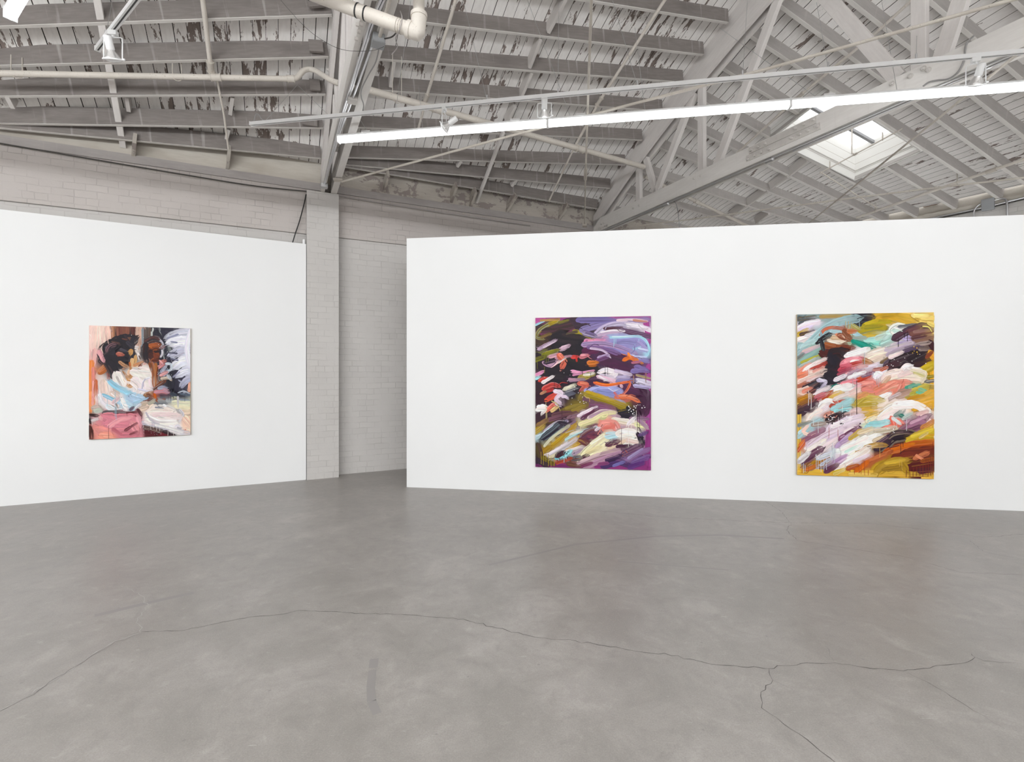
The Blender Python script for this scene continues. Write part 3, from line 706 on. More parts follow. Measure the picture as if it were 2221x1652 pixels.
def spot(px, py, trk, zt, yaw, tilt, label, arm=.17):
    a, d = trk; p = on_z(px, py, zt); p = a+d*((p-a).dot(d)); p.z = zt
    T = thing('spotlight', label, 'spotlight', p, 'track spotlights')
    Mx = Matrix.Translation(p) @ Matrix.Rotation(yaw, 4, 'Z')
    def put(m, nme, mat, X=Mx, sm=True): m.v = [tuple(X @ V(v)) for v in m.v]; return m.build(nme, mat, T, smooth=sm)
    put(MB().box((-.03, -.017, -.035), (.03, .017, 0)), 'adapter', M['white'], sm=False)
    put(MB().tube([(0, 0, -.03), (0, 0, -.052)], .011, 10), 'stem', M['white'])
    w = .068; zb = -.05-arm; c = .012
    put(MB().tube([(-w, 0, zb), (-w, 0, -.05-c), (-w+.004, 0, -.054), (-w+c, 0, -.05), (w-c, 0, -.05), (w-.004, 0, -.054), (w, 0, -.05-c), (w, 0, zb)], .0042, 8), 'yoke', M['white'])
    X = Mx @ Matrix.Translation((0, 0, zb)) @ Matrix.Rotation(tilt, 4, 'X')
    put(MB().lathe([(0, .155), (.024, .155), (.027, .15), (.027, .065), (.022, .058), (0, .058)], n=24), 'socket', M['white'], X)
    put(MB().lathe([(.022, .062), (.027, .05), (.045, .022), (.058, .004), (.061, -.006)], n=28), 'reflector_bulb', M['chrome'], X)
    put(MB().lathe([(.061, -.006), (.05, -.014), (.025, -.02), (0, -.022)], n=28), 'bulb_lens', M['lens'], X)
    ring = [(.0655*math.cos(2*math.pi*i/32), .0655*math.sin(2*math.pi*i/32), -.004) for i in range(33)]
    put(MB().tube(ring, .0055, 8, False), 'ring', M['white'], X)
    put(MB().tube([(w, 0, 0), (w+.018, 0, 0)], .008, 8), 'knob', M['white'], Mx @ Matrix.Translation((0, 0, zb)))
    return T
sp = 'white track spotlight with a silver bulb, '
spot(243, 66, (ua, ud), 4.36, math.radians(5), math.radians(24), sp+'on the short track at upper left')
spot(964, 234, (ta, td), ZT, math.radians(80), math.radians(58), sp+'tilted far over, leftmost on the long track', .15)
spot(1181, 213, (ta, td), ZT, math.radians(-5), math.radians(38), sp+'upright, over the dark painting', .125)
spot(2116, 126, (ta, td), ZT, math.radians(-18), math.radians(34), sp+'rightmost on the long track')
# ------------------------------------------------------------------ pipes, rods, conduits, cables
def pipe(name, label, cat, pts, r, mat='pipe', fittings=(), rs=None, parts=(), group=None, n=12):
    T = thing(name, label, cat, pts[0], group)
    MB().tube(pts, r, n, rs=rs).build('run', M[mat], T, smooth=True)
    for p, d, rr, L in fittings:
        d = V(d).normalized(); MB().tube([p-d*L/2, p-d*L*.42, p-d*L*.4, p+d*L*.4, p+d*L*.42, p+d*L/2], rr, n, rs=[rr*1.12, rr*1.12, rr, rr, rr*1.12, rr*1.12]).build('fitting', M[mat], T, smooth=True)
    return T
def hook(T, p, h=.3, w=.045, nme='hanger'):
    """bent-rod pipe hanger from the purlin above"""
    d = V((.8, .6, 0)); pts = [p+d*w+Z*h, p+d*w, p+d*w*.7-Z*w*.8, p-Z*w*1.1, p-d*w*.7-Z*w*.8, p-d*w, p-d*w+Z*h]
    MB().tube(smooth_path(pts, 3), .005, 6).build(nme, M['rod'], T, smooth=True)
# sprinkler main of the left bay, with an offset at the near truss
a = surf(-60, 158, -.12); b = surf(636, 171, -.12); d = (b-a).normalized()
c1, c2 = b+d*.06+V((0, .0, .03)), b+d*.14+Z*.12
e1 = at(735, 180, c2.y*.985)
T = pipe('sprinkler_pipe', 'cream sprinkler main crossing the left bay with an offset elbow', 'pipe', [a]+smooth_path([b-d*.08, b, c1, c2, c2+d*.12, c2.lerp(e1, .75), e1], 4), .034, fittings=[(b-d*.03, d, .042, .09), (b.lerp(a, .272), d, .043, .12)])
for f in (.12, .6): hook(T, a.lerp(b, f), .2)
p0_, p1_ = at(800, 195, 6.0), on_t(1397, 362, 4.9); d = (p1_-p0_).normalized()
p00 = p0_-d*.28
T = pipe('sprinkler_pipe', 'cream sprinkler main slanting across the middle bay below the lamp row', 'pipe', [p00, p1_], .042, fittings=[(p0_.lerp(p1_, .19), d, .052, .12), (p0_.lerp(p1_, .70), d, .052, .14)])
hook(T, p0_.lerp(p1_, .075), .55, .06)
a, b = surfR(1404, 386, -.1), surfR(1640, 499, -.1); d = (b-a).normalized()
a = a.lerp(b, -.02); pipe('sprinkler_pipe', 'cream sprinkler main of the right bay, seen low beneath the far truss', 'pipe', [a, b], .032, fittings=[(a.lerp(b, .42), d, .042, .12)])
# branch lines rising with the roof
def branch(px, rr, label, right=False, dz=-.1, fit=()):
    f = surfR if right else surf
    P = [f(*p, dz) for p in px]; rs = rr
    T = thing('branch_pipe', label, 'pipe', P[0], 'sprinkler branch lines')
    for i in range(len(P)-1):
        MB().tube([P[i], P[i+1]], rr[i], 12).build('run', M['pipe'], T, smooth=True)
    for k in fit:
        d = (P[k]-P[k-1]).normalized(); r_ = rr[k-1]
        MB().tube([P[k]-d*.07, P[k]-d*.05, P[k]-d*.049, P[k]+d*.05, P[k]+d*.051, P[k]+d*.07], r_, 12, rs=[r_*1.7, r_*1.7, r_*1.35, r_*1.35, r_*1.7, r_*1.7]).build('fitting', M['rod'], T, smooth=True)
    return T, P
T, P = branch([(439, -8), (457, 145), (464, 160)], [.027, .027], 'cream branch pipe at the top of the left bay, joining the main', fit=(1,))
branch([(470, 168), (486, 250), (497, 334)], [.013, .013], 'thin cream branch pipe hanging down from the left bay main to the wall head')
branch([(991, -8), (924, 215)], [.022], 'cream branch pipe rising steeply right of the near truss', fit=(1,))
branch([(923, 222), (905, 288)], [.018], 'thin cream branch pipe just below the main right of the near truss')
branch([(1447, -8), (1300, 220), (1250, 312)], [.022, .022], 'cream branch pipe slanting down the middle of the middle bay', fit=(1,))
branch([(1243, 326), (1190, 437)], [.016], 'thin rusty branch pipe running from the middle bay main to the wall head')
branch([(1985, -6), (1900, 71), (1733, 209), (1597, 333)], [.02, .02, .02], 'cream branch pipe slanting across the right bay above the skylight', True, -.06, fit=(2,))
T, P = branch([(2240, 339), (2040, 408), (1858, 472)], [.026, .026], 'cream pipe along the lower right bay next to the side wall', True, -.1)
d = (P[1]-P[0]).normalized(); q1 = P[0].lerp(P[1], .42)
MB().tube([q1-d*.07, q1+d*.07], .036, 12).build('fitting', M['rod'], T, smooth=True)
for f in (.8,): hook(T, P[0].lerp(P[1], f), .18, .03)
hook(T, P[1].lerp(P[2], .75), .18, .03)
# small pipe through the skylight
jn = surfR(1846, 327, -.08); top = jn+Z*.55
r1, r2 = surfR(1781, 374, -.08), surfR(1957, 279, -.05); low = surfR(1901, 450, -.1)
T = thing('skylight_pipe', 'thin pipe dropping through the skylight with a run along its opening', 'pipe', jn)
MB().tube([r1, r2], .012, 10).build('run', M['pipe'], T, smooth=True)
kk = r1.lerp(r2, ((jn-r1).dot(r2-r1))/(r2-r1).length_squared); tp = V((kk.x-.05, kk.y, kk.z+.48))
MB().tube(smooth_path([kk, kk+V((-.05, 0, .012)), kk+V((-.06, 0, .05)), tp+V((-.01, 0, 0))], 4), .011, 10).build('drop', M['pipe'], T, smooth=True)
d = (r2-r1).normalized(); MB().tube([kk-d*.03, kk+d*.03], .018, 10).build('fitting', M['rod'], T, smooth=True)
MB().tube([r1, low], .012, 10).build('run', M['pipe'], T, smooth=True)
for q_ in (r1, low): MB().tube([q_-V((.02, 0, 0)), q_+V((.02, 0, 0))], .019, 10).build('fitting', M['pipe'], T, smooth=True)
for f in (.12, .78): hook(T, r1.lerp(r2, f), .12, .016)
# fat pipe with elbow in front of the near truss
YB = 3.45
pa, pb = at(640, -27, YB), at(893, 66, YB); d = (pb-pa).normalized()
T = thing('fat_pipe', 'fat cream pipe with an elbow in front of the near truss', 'pipe', pa)
pv = at(908.5, 34, YB); MB().tube([pa, pb], .046, 18).build('run', M['pipe'], T, smooth=True)
cor = at(908.5, 71, YB)
MB().tube(smooth_path([pb-d*.015, pb+d*.03, cor-d*.01+Z*.005, pv-Z*.02, pv+Z*.01], 5), .054, 18).build('elbow', M['pipe'], T, smooth=True)
MB().tube([pv, at(908.5, -60, YB)], .040, 18).build('riser', M['pipe'], T, smooth=True)
for q_, dd in ((pb-d*.02, d), (pv+Z*.0, Z)): MB().tube([q_-dd*.014, q_+dd*.014], .059, 18).build('collar', M['pipe'], T, smooth=True)
for px in (672, 775, 793):
    k = (px-640)/(893-640); c_ = pa.lerp(pb, k); MB().tube([c_-d*.005, c_+d*.005], .0485, 18).build('band', M['black'], T, smooth=True)
for j, px in enumerate((862, 867, 871)):
    k = (px-640)/(893-640); c_ = pa.lerp(pb, k); MB().tube([c_-d*.002, c_+d*.002], .0495, 18).build('wire_wrap', M['rod'], T, smooth=True)
# bracing rods
def rod(px, zz, r, label, mat='rod'):
    P = [on_z(*p, zz) for p in px]
    T = thing('brace_rod', label, 'rod', P[0], 'bracing rods below the trusses')
    MB().tube(P, r, 10).build('run', M[mat], T, smooth=True); return T, P
T, P = rod([(741, 394), (1100, 296.5), (1284, 248.5), (1660, 150.5), (2215, -6)], 4.47, .014, 'rusty bracing rod running from the near truss foot up to the top right')
MB().beam(P[0]-V((.1, .05, 0)), P[0]+V((.03, -.03, 0)), -.05, .05, 0, .02).build('anchor_plate', M['rod'], T)
T, P = rod([(1283, -8), (1270, 378), (1268, 486)], 4.47, .012, 'upright looking bracing rod with a turnbuckle, ending at the far truss foot')
d = (P[1]-P[0]).normalized(); MB().tube([P[1]-d*.22, P[1]-d*.18, P[1]+d*.18, P[1]+d*.22], .02, 10, rs=[.014, .024, .024, .014]).build('turnbuckle', M['rod'], T, smooth=True)
MB().beam(P[2]-d*.05, P[2]+d*.08, -.04, .04, -.04, .04).build('anchor_plate', M['rod'], T)
rod([(2210, 115), (1754, 484)], 4.42, .012, 'bracing rod slanting across in front of the skylight')
rod([(1360, 492), (1500, 475.5), (1860, 428), (2030, 407), (2240, 383)], 4.45, .013, 'long bracing rod low across the right bay')
# conduits on the near truss
T = thing('steel_conduit', 'pair of shiny steel conduits under the near truss', 'conduit', on_z(700, 398, 4.48))
for o_ in (0, 4.0): MB().tube([on_z(702+o_*.4, 402, 4.485), on_z(744+o_, 240, 4.485), on_z(804+o_*1.5, 48, 4.485), on_z(830+o_*2, -10, 4.485)], .011, 8).build('run', M['galv'], T, smooth=True)
bx = on_z(820, 88, 4.46)
T = thing('junction_box', 'grey junction box on the near truss below the fat pipe', 'junction box', bx)
fm = Matrix.Translation(bx) @ frame(U)
m = MB().box((-.05, -.05, -.035), (.05, .05, .035)); m.v = [tuple(fm @ V(v)) for v in m.v]; m.build('body', M['greybox'], T, bevel=.004)
m = MB().box((-.053, -.053, -.041), (.053, .053, -.035)); m.v = [tuple(fm @ V(v)) for v in m.v]; m.build('cover', M['greybox'], T, bevel=.003)
MB().tube([on_z(824, 78, 4.47), on_z(847, -8, 4.47)], .015, 10).build('conduit', M['pipe'], T, smooth=True)
T = thing('steel_conduit', 'single steel conduit running down from the grey junction box', 'conduit', on_z(806, 98, 4.47))
MB().tube([on_z(808, 96, 4.475), on_z(760, 227, 4.475), on_z(737, 290, 4.475), on_z(716, 360, 4.475)], .011, 8).build('run', M['galv'], T, smooth=True)
b3 = on_z(763, 217, 4.47)
m = MB().box((-.04, -.05, -.02), (.05, .05, .02)); fm = Matrix.Translation(b3) @ frame(U); m.v = [tuple(fm @ V(v)) for v in m.v]; m.build('bracket_plate', M['bolt'], T)
bx = on_z(703, 403, 4.47); T = thing('junction_box', 'small steel junction box at the foot of the near truss', 'junction box', bx)
fm = Matrix.Translation(bx) @ frame(U); m = MB().box((-.05, -.05, -.03), (.05, .05, .03)); m.v = [tuple(fm @ V(v)) for v in m.v]; m.build('body', M['galv'], T, bevel=.004)
def cable(pts, r, label, mat, n=5, name='cable', group=None):
    m = MB().tube(smooth_path(pts, n), r, 7); return tag(m.build(name, M[mat], smooth=True), label, 'cable', group)
cable([on_z(823, 99, 4.46), on_z(815, 134, 4.46), on_z(799, 163, 4.46), on_z(784, 194, 4.46), on_z(784, 212, 4.46), on_z(789, 228, 4.46), on_z(785, 246, 4.42)], .006, 'wavy grey cable dropping from the junction box to the track', 'greycable')
cable([at(600, -10, 4.3), at(660, 57, 4.2), at(709, 93, 4.1), at(750, 109, 4.0), at(805, 110, 3.9), at(833, 101, 3.87)], .0017, 'thin dark wire drooping across the near truss', 'darkcable')
cable([on_z(834, 84, 4.46), on_z(850, 80, 4.42), on_z(861, 68, 4.4), at(866, 52, 3.52)], .006, 'short dark cable looping from the junction box to the fat pipe', 'darkcable')
a = on_z(550, 270, ZT+.03)
cable([a, a+Z*.10+V((.02, 0, 0)), a+Z*.11+V((.05, 0, 0)), a+Z*.05+V((.1, 0, 0)), a+td*.2+Z*.02, a+td*.55+Z*.035, a+td*.9+Z*.03], .006, 'grey cable looping over the left end of the long track', 'greycable')
for k, (p, q_) in enumerate((((645, 184), (578, 259)), ((645, 184), (713, 250)))):
    lo = on_z(*q_, ZT+.03); hi = surf(*p, 0); tag(MB().tube([lo, hi], .002, 5).build('hanging_wire', M['wire'], smooth=True), 'thin wire of the V above the left end of the long track, %s leg' % ('left', 'right')[k], 'wire', 'V wires')
cable([at(868, 24, 3.6), at(872, 40, 3.42), at(866, 66, 3.42), at(858, 84, 3.6), at(862, 102, 3.75), at(850, 118, 3.85)], .004, 'pale loose cable hanging behind the fat pipe near its elbow', 'bond')
# cables on the rear wall
cable([on_s(-10, 309, -.03), on_s(200, 345, -.03), on_s(420, 382, -.03), on_s(560, 404, -.03), on_s(690, 417, -.03)], .009, 'dark cable along the top of the brick left of the near truss', 'darkcable')
cable([on_s(690, 412, -.03), on_s(735, 424, -.03), on_s(800, 436, -.03), on_s(900, 452, -.03), on_s(1040, 473, -.03), on_s(1150, 489, -.03)], .010, 'pale cable sagging along the top of the brick right of the near truss', 'bond')
cable([on_s(664, 421, -.02), on_s(660, 440, -.02), on_s(650, 478, -.02), on_s(641, 505, -.02), on_s(634, 528, -.03)], .008, 'black cable hanging down the brick beside the pilaster', 'black')
pc = to_ts(B)[0]; m = MB().box((-.018, -.02, 3.64), (.018, .02, 3.74)); bp = B+nb*.03; m.v = [(v[0]+bp.x-.03, v[1]+bp.y, v[2]) for v in m.v]
tag(m.build('wall_cap', M['white'], bevel=.004), 'small white cap on the right end of the left partition', 'cap')
# conduits on the far bottom chord
zk = 4.485; tk = T_FAR-.06
T = thing('steel_conduit', 'steel conduit along the underside of the far truss', 'conduit', ts(tk, .2, zk))
MB().tube([ts(tk, .15, zk), ts(tk, 7.2, zk)], .010, 8).build('run', M['galv'], T, smooth=True)
MB().tube([ts(tk+.05, 4.2, zk), ts(tk+.05, 8.5, zk)], .010, 8).build('run', M['galv'], T, smooth=True)
for px, py in ((1671, 346), (1443, 441)):
    p = on_z(px, py, zk); t_, s_ = to_ts(p); p = ts(tk, s_, zk-.01)
    MB().tube([p-W2*.06, p-W2*.05, p+W2*.05, p+W2*.06], .025, 12, rs=[.012, .028, .028, .012]).build('fitting', M['galv'], T, smooth=True)
p = ts(tk, to_ts(on_z(1443, 441, zk))[1], zk)
cable([p, p+V((.06, -.05, .03)), p+V((.14, -.07, -.03)), p+V((.19, -.06, -.3)), p+V((.21, -.06, -.75))], .006, 'grey cable dropping from the far truss behind the right partition', 'greycable')
q0 = [on_t(1880+x/6.355, y/6.355, T_FAR-.11) for x, y in ((1480, 490), (1385, 580), (1355, 680), (1350, 770), (1330, 860), (1250, 1000), (1120, 1090), (960, 1110), (850, 1135), (775, 1190))]
cable(q0, .008, 'grey flexible cable snaking down the face of the far truss', 'greycable', 4)
# conduits at the side wall
def side(px, py, off=.05): return on_plane(px, py, V((wa.x, wa.y, 0))-wn*off, wn)
def z8(x, y): return 1860+x/6.15, 240+y/6.15
T = thing('steel_conduit', 'steel conduit along the head of the side wall at far right', 'conduit', side(*z8(1100, 1425)))
MB().tube([side(*z8(900, 1452)), side(*z8(1690, 1290)), side(*z8(2300, 1140))], .016, 8).build('run', M['galv'], T, smooth=True)
MB().tube([side(*z8(900, 1472)), side(*z8(1690, 1310)), side(*z8(2300, 1160))], .014, 8).build('run', M['darkcable'], T, smooth=True)
MB().tube(smooth_path([side(*z8(1550, 1420), .07), side(*z8(1552, 1350), .07), side(*z8(1580, 1290), .07), side(*z8(1640, 1245), .07), side(*z8(1720, 1235), .07)], 5), .012, 8).build('bend', M['galv'], T, smooth=True)
MB().tube(smooth_path([side(*z8(1780, 1210), .07), side(*z8(1880, 1180), .07), side(*z8(1960, 1175), .07), side(*z8(1990, 1220), .07), side(*z8(1996, 1300), .07), side(*z8(1996, 1420), .07)], 5), .016, 8).build('bend', M['galv'], T, smooth=True)
p = side(*z8(1740, 1250), .08); fm = Matrix.Translation(p) @ frame(wd2)
m = MB().box((-.09, -.03, -.11), (.09, .03, .11)); m.v = [tuple(fm @ V(v)) for v in m.v]; m.build('box', M['greybox'], T, bevel=.004)
# ------------------------------------------------------------------ paintings: brush strokes laid as thin ribbons of paint
P1 = """
e6c6bc 130 190,150 180,420|ecd2c6 90 270,150 290,420|e8c4b8 80 340,150 350,330|d8a0a8 60 235,440 290,560|e4b4b0 60 190,420 175,600|b07e5e 48 392,150 398,300|7c4a40 95 470,155 480,300|8a5848 90 545,160 545,290|5c2e2a 45 625,160 628,290|d8b6a4 60 680,165 690,420|cfa898 50 715,170 720,360|8a98a2 28 740,175 748,500|5c4c46 60 790,170 790,300|6a5448 30 830,170 825,290|c6ccc8 26 868,175 850,300
2b2938 260 960,200 1010,520 1080,860|2b2938 170 1000,200 1180,230|24222e 130 900,230 930,300|2e2b3c 180 1110,520 1170,760 1190,900|343246 90 1240,760 1290,910|1f1d28 120 1060,620 1090,880
d2d2de 110 1330,230 1180,240 1060,290|dcdce6 130 1335,330 1200,330 1080,360|c2c2d4 110 1335,450 1220,450 1100,500|e2e0ea 130 1335,560 1240,570 1130,640|cfcfdc 110 1335,680 1270,690 1180,740|b6b6ca 90 1338,780 1290,800 1240,850|e8e6ee 70 1335,200 1290,400 1320,600|8a8aa2 26 1180,250 1040,300|8a8aa2 22 1170,350 1090,340|3a384a 22 1170,480 1060,470|6e6e86 24 1180,560 1090,540|9c9cb2 24 1200,700 1120,760|a8a8bc 22 1260,840 1190,800|f0b49a 40 1325,840 1320,930
e2884e 60 160,560 150,800 150,1150|ee9a6a 50 150,930 165,1100|d88c86 45 170,640 180,830|e8a8a8 30 175,800 170,1080|c46a44 50 205,790 205,960|b0683c 60 240,700 330,640|c88a68 45 230,680 290,620
241f27 190 400,330 500,330 620,320|221d25 170 480,300 560,420 600,560|241f27 200 370,480 440,560 520,560|1f1b22 170 310,430 360,380 430,370|2a252e 130 320,500 400,440|241f27 140 350,590 400,680 410,740|2c2833 110 620,330 660,300|3a3640 60 560,340 640,400|4a4652 34 480,420 560,450|5e4038 22 380,330 470,350|6c4038 18 500,295 560,310|55525e 30 310,400 340,380|2a2630 60 640,470 600,560
b4685a 44 440,475 510,490|c88474 24 450,462 500,470|8a4438 18 450,500 500,500|c89a66 50 585,450 610,440 600,480|d0a474 44 660,500 655,590|d8b084 50 620,540 610,640|ddd4d0 40 660,400 680,460|e4dcd8 36 690,470 705,540|5e3e36 16 700,500 715,540|c06a3c 26 590,580 600,640|d8cfcc 30 655,390 690,400
a9764e 44 470,570 520,610 580,640|b48258 44 600,640 620,710 570,760 510,690|9c6844 36 490,680 540,740|c8986c 40 560,780 640,810 600,870 550,830|a46e48 30 590,850 640,830|c48a62 40 640,620 740,580|7c4436 34 700,640 745,590|d8a8a0 40 760,600 790,580
ddd2d0 170 300,820 330,950 400,1060|e4dad6 170 440,720 500,840|ece4de 180 640,700 760,720 840,760|e8dcda 150 640,790 720,860 700,930|d8c0b4 100 280,800 300,940|dcc8be 90 380,940 450,1000|c4d4dc 60 420,830 520,920|8fc0d6 75 350,800 450,880 560,930|9cc8da 70 540,930 640,970 740,1000|a8bcd2 110 600,980 680,1010 750,1020|8abcd2 50 280,960 380,1010 500,1070|b4ccd8 90 480,1050 600,1100|e8e2e4 60 250,960 270,1040 340,1100|f0eaea 60 500,1010 560,1140|d0b4b8 60 400,1060 460,1010|dfe6ea 70 330,1100 420,1150|9cbcd0 60 650,1050 740,1030|ecdcd4 60 700,680 830,700|c8c4d8 26 740,900 760,800 830,760|d8d4e0 26 690,900 830,930 870,900|ead8dc 50 830,790 850,870
2a2025 110 800,330 870,310 950,330|241b20 80 780,360 775,500 800,580|3a2620 110 860,400 930,400|8e4a2c 90 850,410 940,390|c06c3a 60 830,385 930,375|7a3c28 90 870,460 930,500|4a241e 70 830,450 860,520|2a1618 40 820,450 860,440|2a1618 44 890,455 940,445|6a3424 70 880,540 930,560|9a5638 40 850,560 900,540|b4b0bc 26 925,295 985,350 1000,420|ccc8d0 28 970,390 985,470 965,520|8a6a70 40 960,420 1010,390|c47c74 60 960,590 1010,570|cc8a8c 50 930,650 990,610|e0a8a8 26 950,560 990,600
95562e 60 860,590 880,720 890,850|a8683a 50 900,600 910,740 900,860|7c4024 36 830,590 850,680|6c3420 24 930,640 920,760 940,830|8a4c2c 50 900,890 960,840 1020,800|5a3428 30 870,910 930,870 1010,820|b4b6c8 50 970,700 1030,630|a4b0c8 50 1000,740 1060,680|cfd4de 34 1030,600 1090,610 1090,670 1040,690|d09a98 50 960,740 1040,700|c0b0a0 40 970,780 1060,770 1100,800|b8bcc4 50 1050,740 1090,780|9a9cb0 60 940,890 1030,890|c8848c 50 890,940 1000,930 1050,950|b4909c 50 1000,900 1060,930
a4744c 50 770,970 860,940|7a4a34 40 800,960 850,1000|c4622c 40 890,960 900,1010|5c3a38 44 760,1050 850,1020|c8b4a0 60 730,1080 800,1060|aca89c 50 820,1080 890,1040|8a8c90 50 940,1040 1030,1050|6c7078 30 920,1080 1050,1080|a4a8ac 50 1040,1040 1120,1040|d8d6bc 70 1120,1060 1330,1080|dcd4b8 60 1150,1110 1330,1130|e0c8b4 60 1240,1190 1330,1180|c4c6cc 26 1180,980 1185,1120|aab0bc 20 1180,950 1250,930 1335,960|4c5868 26 1210,960 1330,980|96a0ac 24 1200,1030 1335,1040|2e3644 40 1090,960 1170,980|d8c0b0 70 720,1140 800,1120
e8dcd4 90 800,1190 900,1150 1100,1160|f0e8e4 100 820,1240 950,1290 1150,1290|dcc4c4 60 880,1210 1050,1200 1200,1220|b4aeb8 26 790,1180 850,1270 950,1310|c8c4cc 34 1200,1150 1250,1210 1200,1290|e4d4d0 60 1100,1240 1230,1240|cfc8c4 30 940,1100 1060,1110 1150,1150|f4f0f0 34 1000,1090 1030,1110|8a8e98 20 900,1120 1000,1130|e8c4b0 80 1260,1260 1330,1340|f0d4c0 60 1280,1380 1335,1400
3a1a20 90 770,1350 880,1370 1000,1420|5a1c24 70 790,1420 900,1440|2c1a20 60 1000,1420 1130,1440|70202a 40 950,1450 1060,1460|c8c4cc 50 740,1300 900,1330 1100,1380 1330,1430|e0dcdc 34 900,1330 1080,1370 1240,1420|e4dcd8 40 770,1290 850,1320|d8d4d8 40 1080,1400 1200,1440
3a1c22 60 290,1180 420,1175 540,1180|5e2a30 34 560,1185 690,1170|d48692 150 300,1230 450,1260 640,1240|d08490 160 300,1340 420,1330 560,1330|e0968e 150 230,1380 330,1420|ea9e8a 120 270,1450 380,1460|dc949c 110 620,1300 680,1400|c87a86 100 500,1440 650,1440|e4a4a8 70 360,1340 480,1260 600,1240|c06c78 50 400,1370 500,1440|d89ca4 60 690,1240 730,1340|26222b 70 330,440 360,390 420,370|241f28 60 320,500 380,520|b4685a 36 450,475 505,490|241b20 50 780,330 860,290 940,310|b0623a 50 830,375 930,370|8a4628 50 860,420 940,420|2a1618 30 825,452 862,446|2a1618 32 895,458 940,452|7a3c28 40 885,480 900,540|5a2418 30 860,560 920,560|6a343c 34 540,1395 610,1350 680,1310|82444a 30 600,1440 680,1410|5a3036 44 690,1140 735,1210|e8b0b0 26 240,1200 270,1260|2a1418 40 140,1200 230,1215|4a2018 60 140,1340 160,1470|1e1a20 40 140,1250 150,1290|c8b8b0 70 170,1120 240,1110|b8c0b4 70 200,1160 260,1150|cfc4c4 40 170,1270 230,1250|5c5868 40 600,1150 640,1110|d0d0da 34 660,1130 730,1080"""
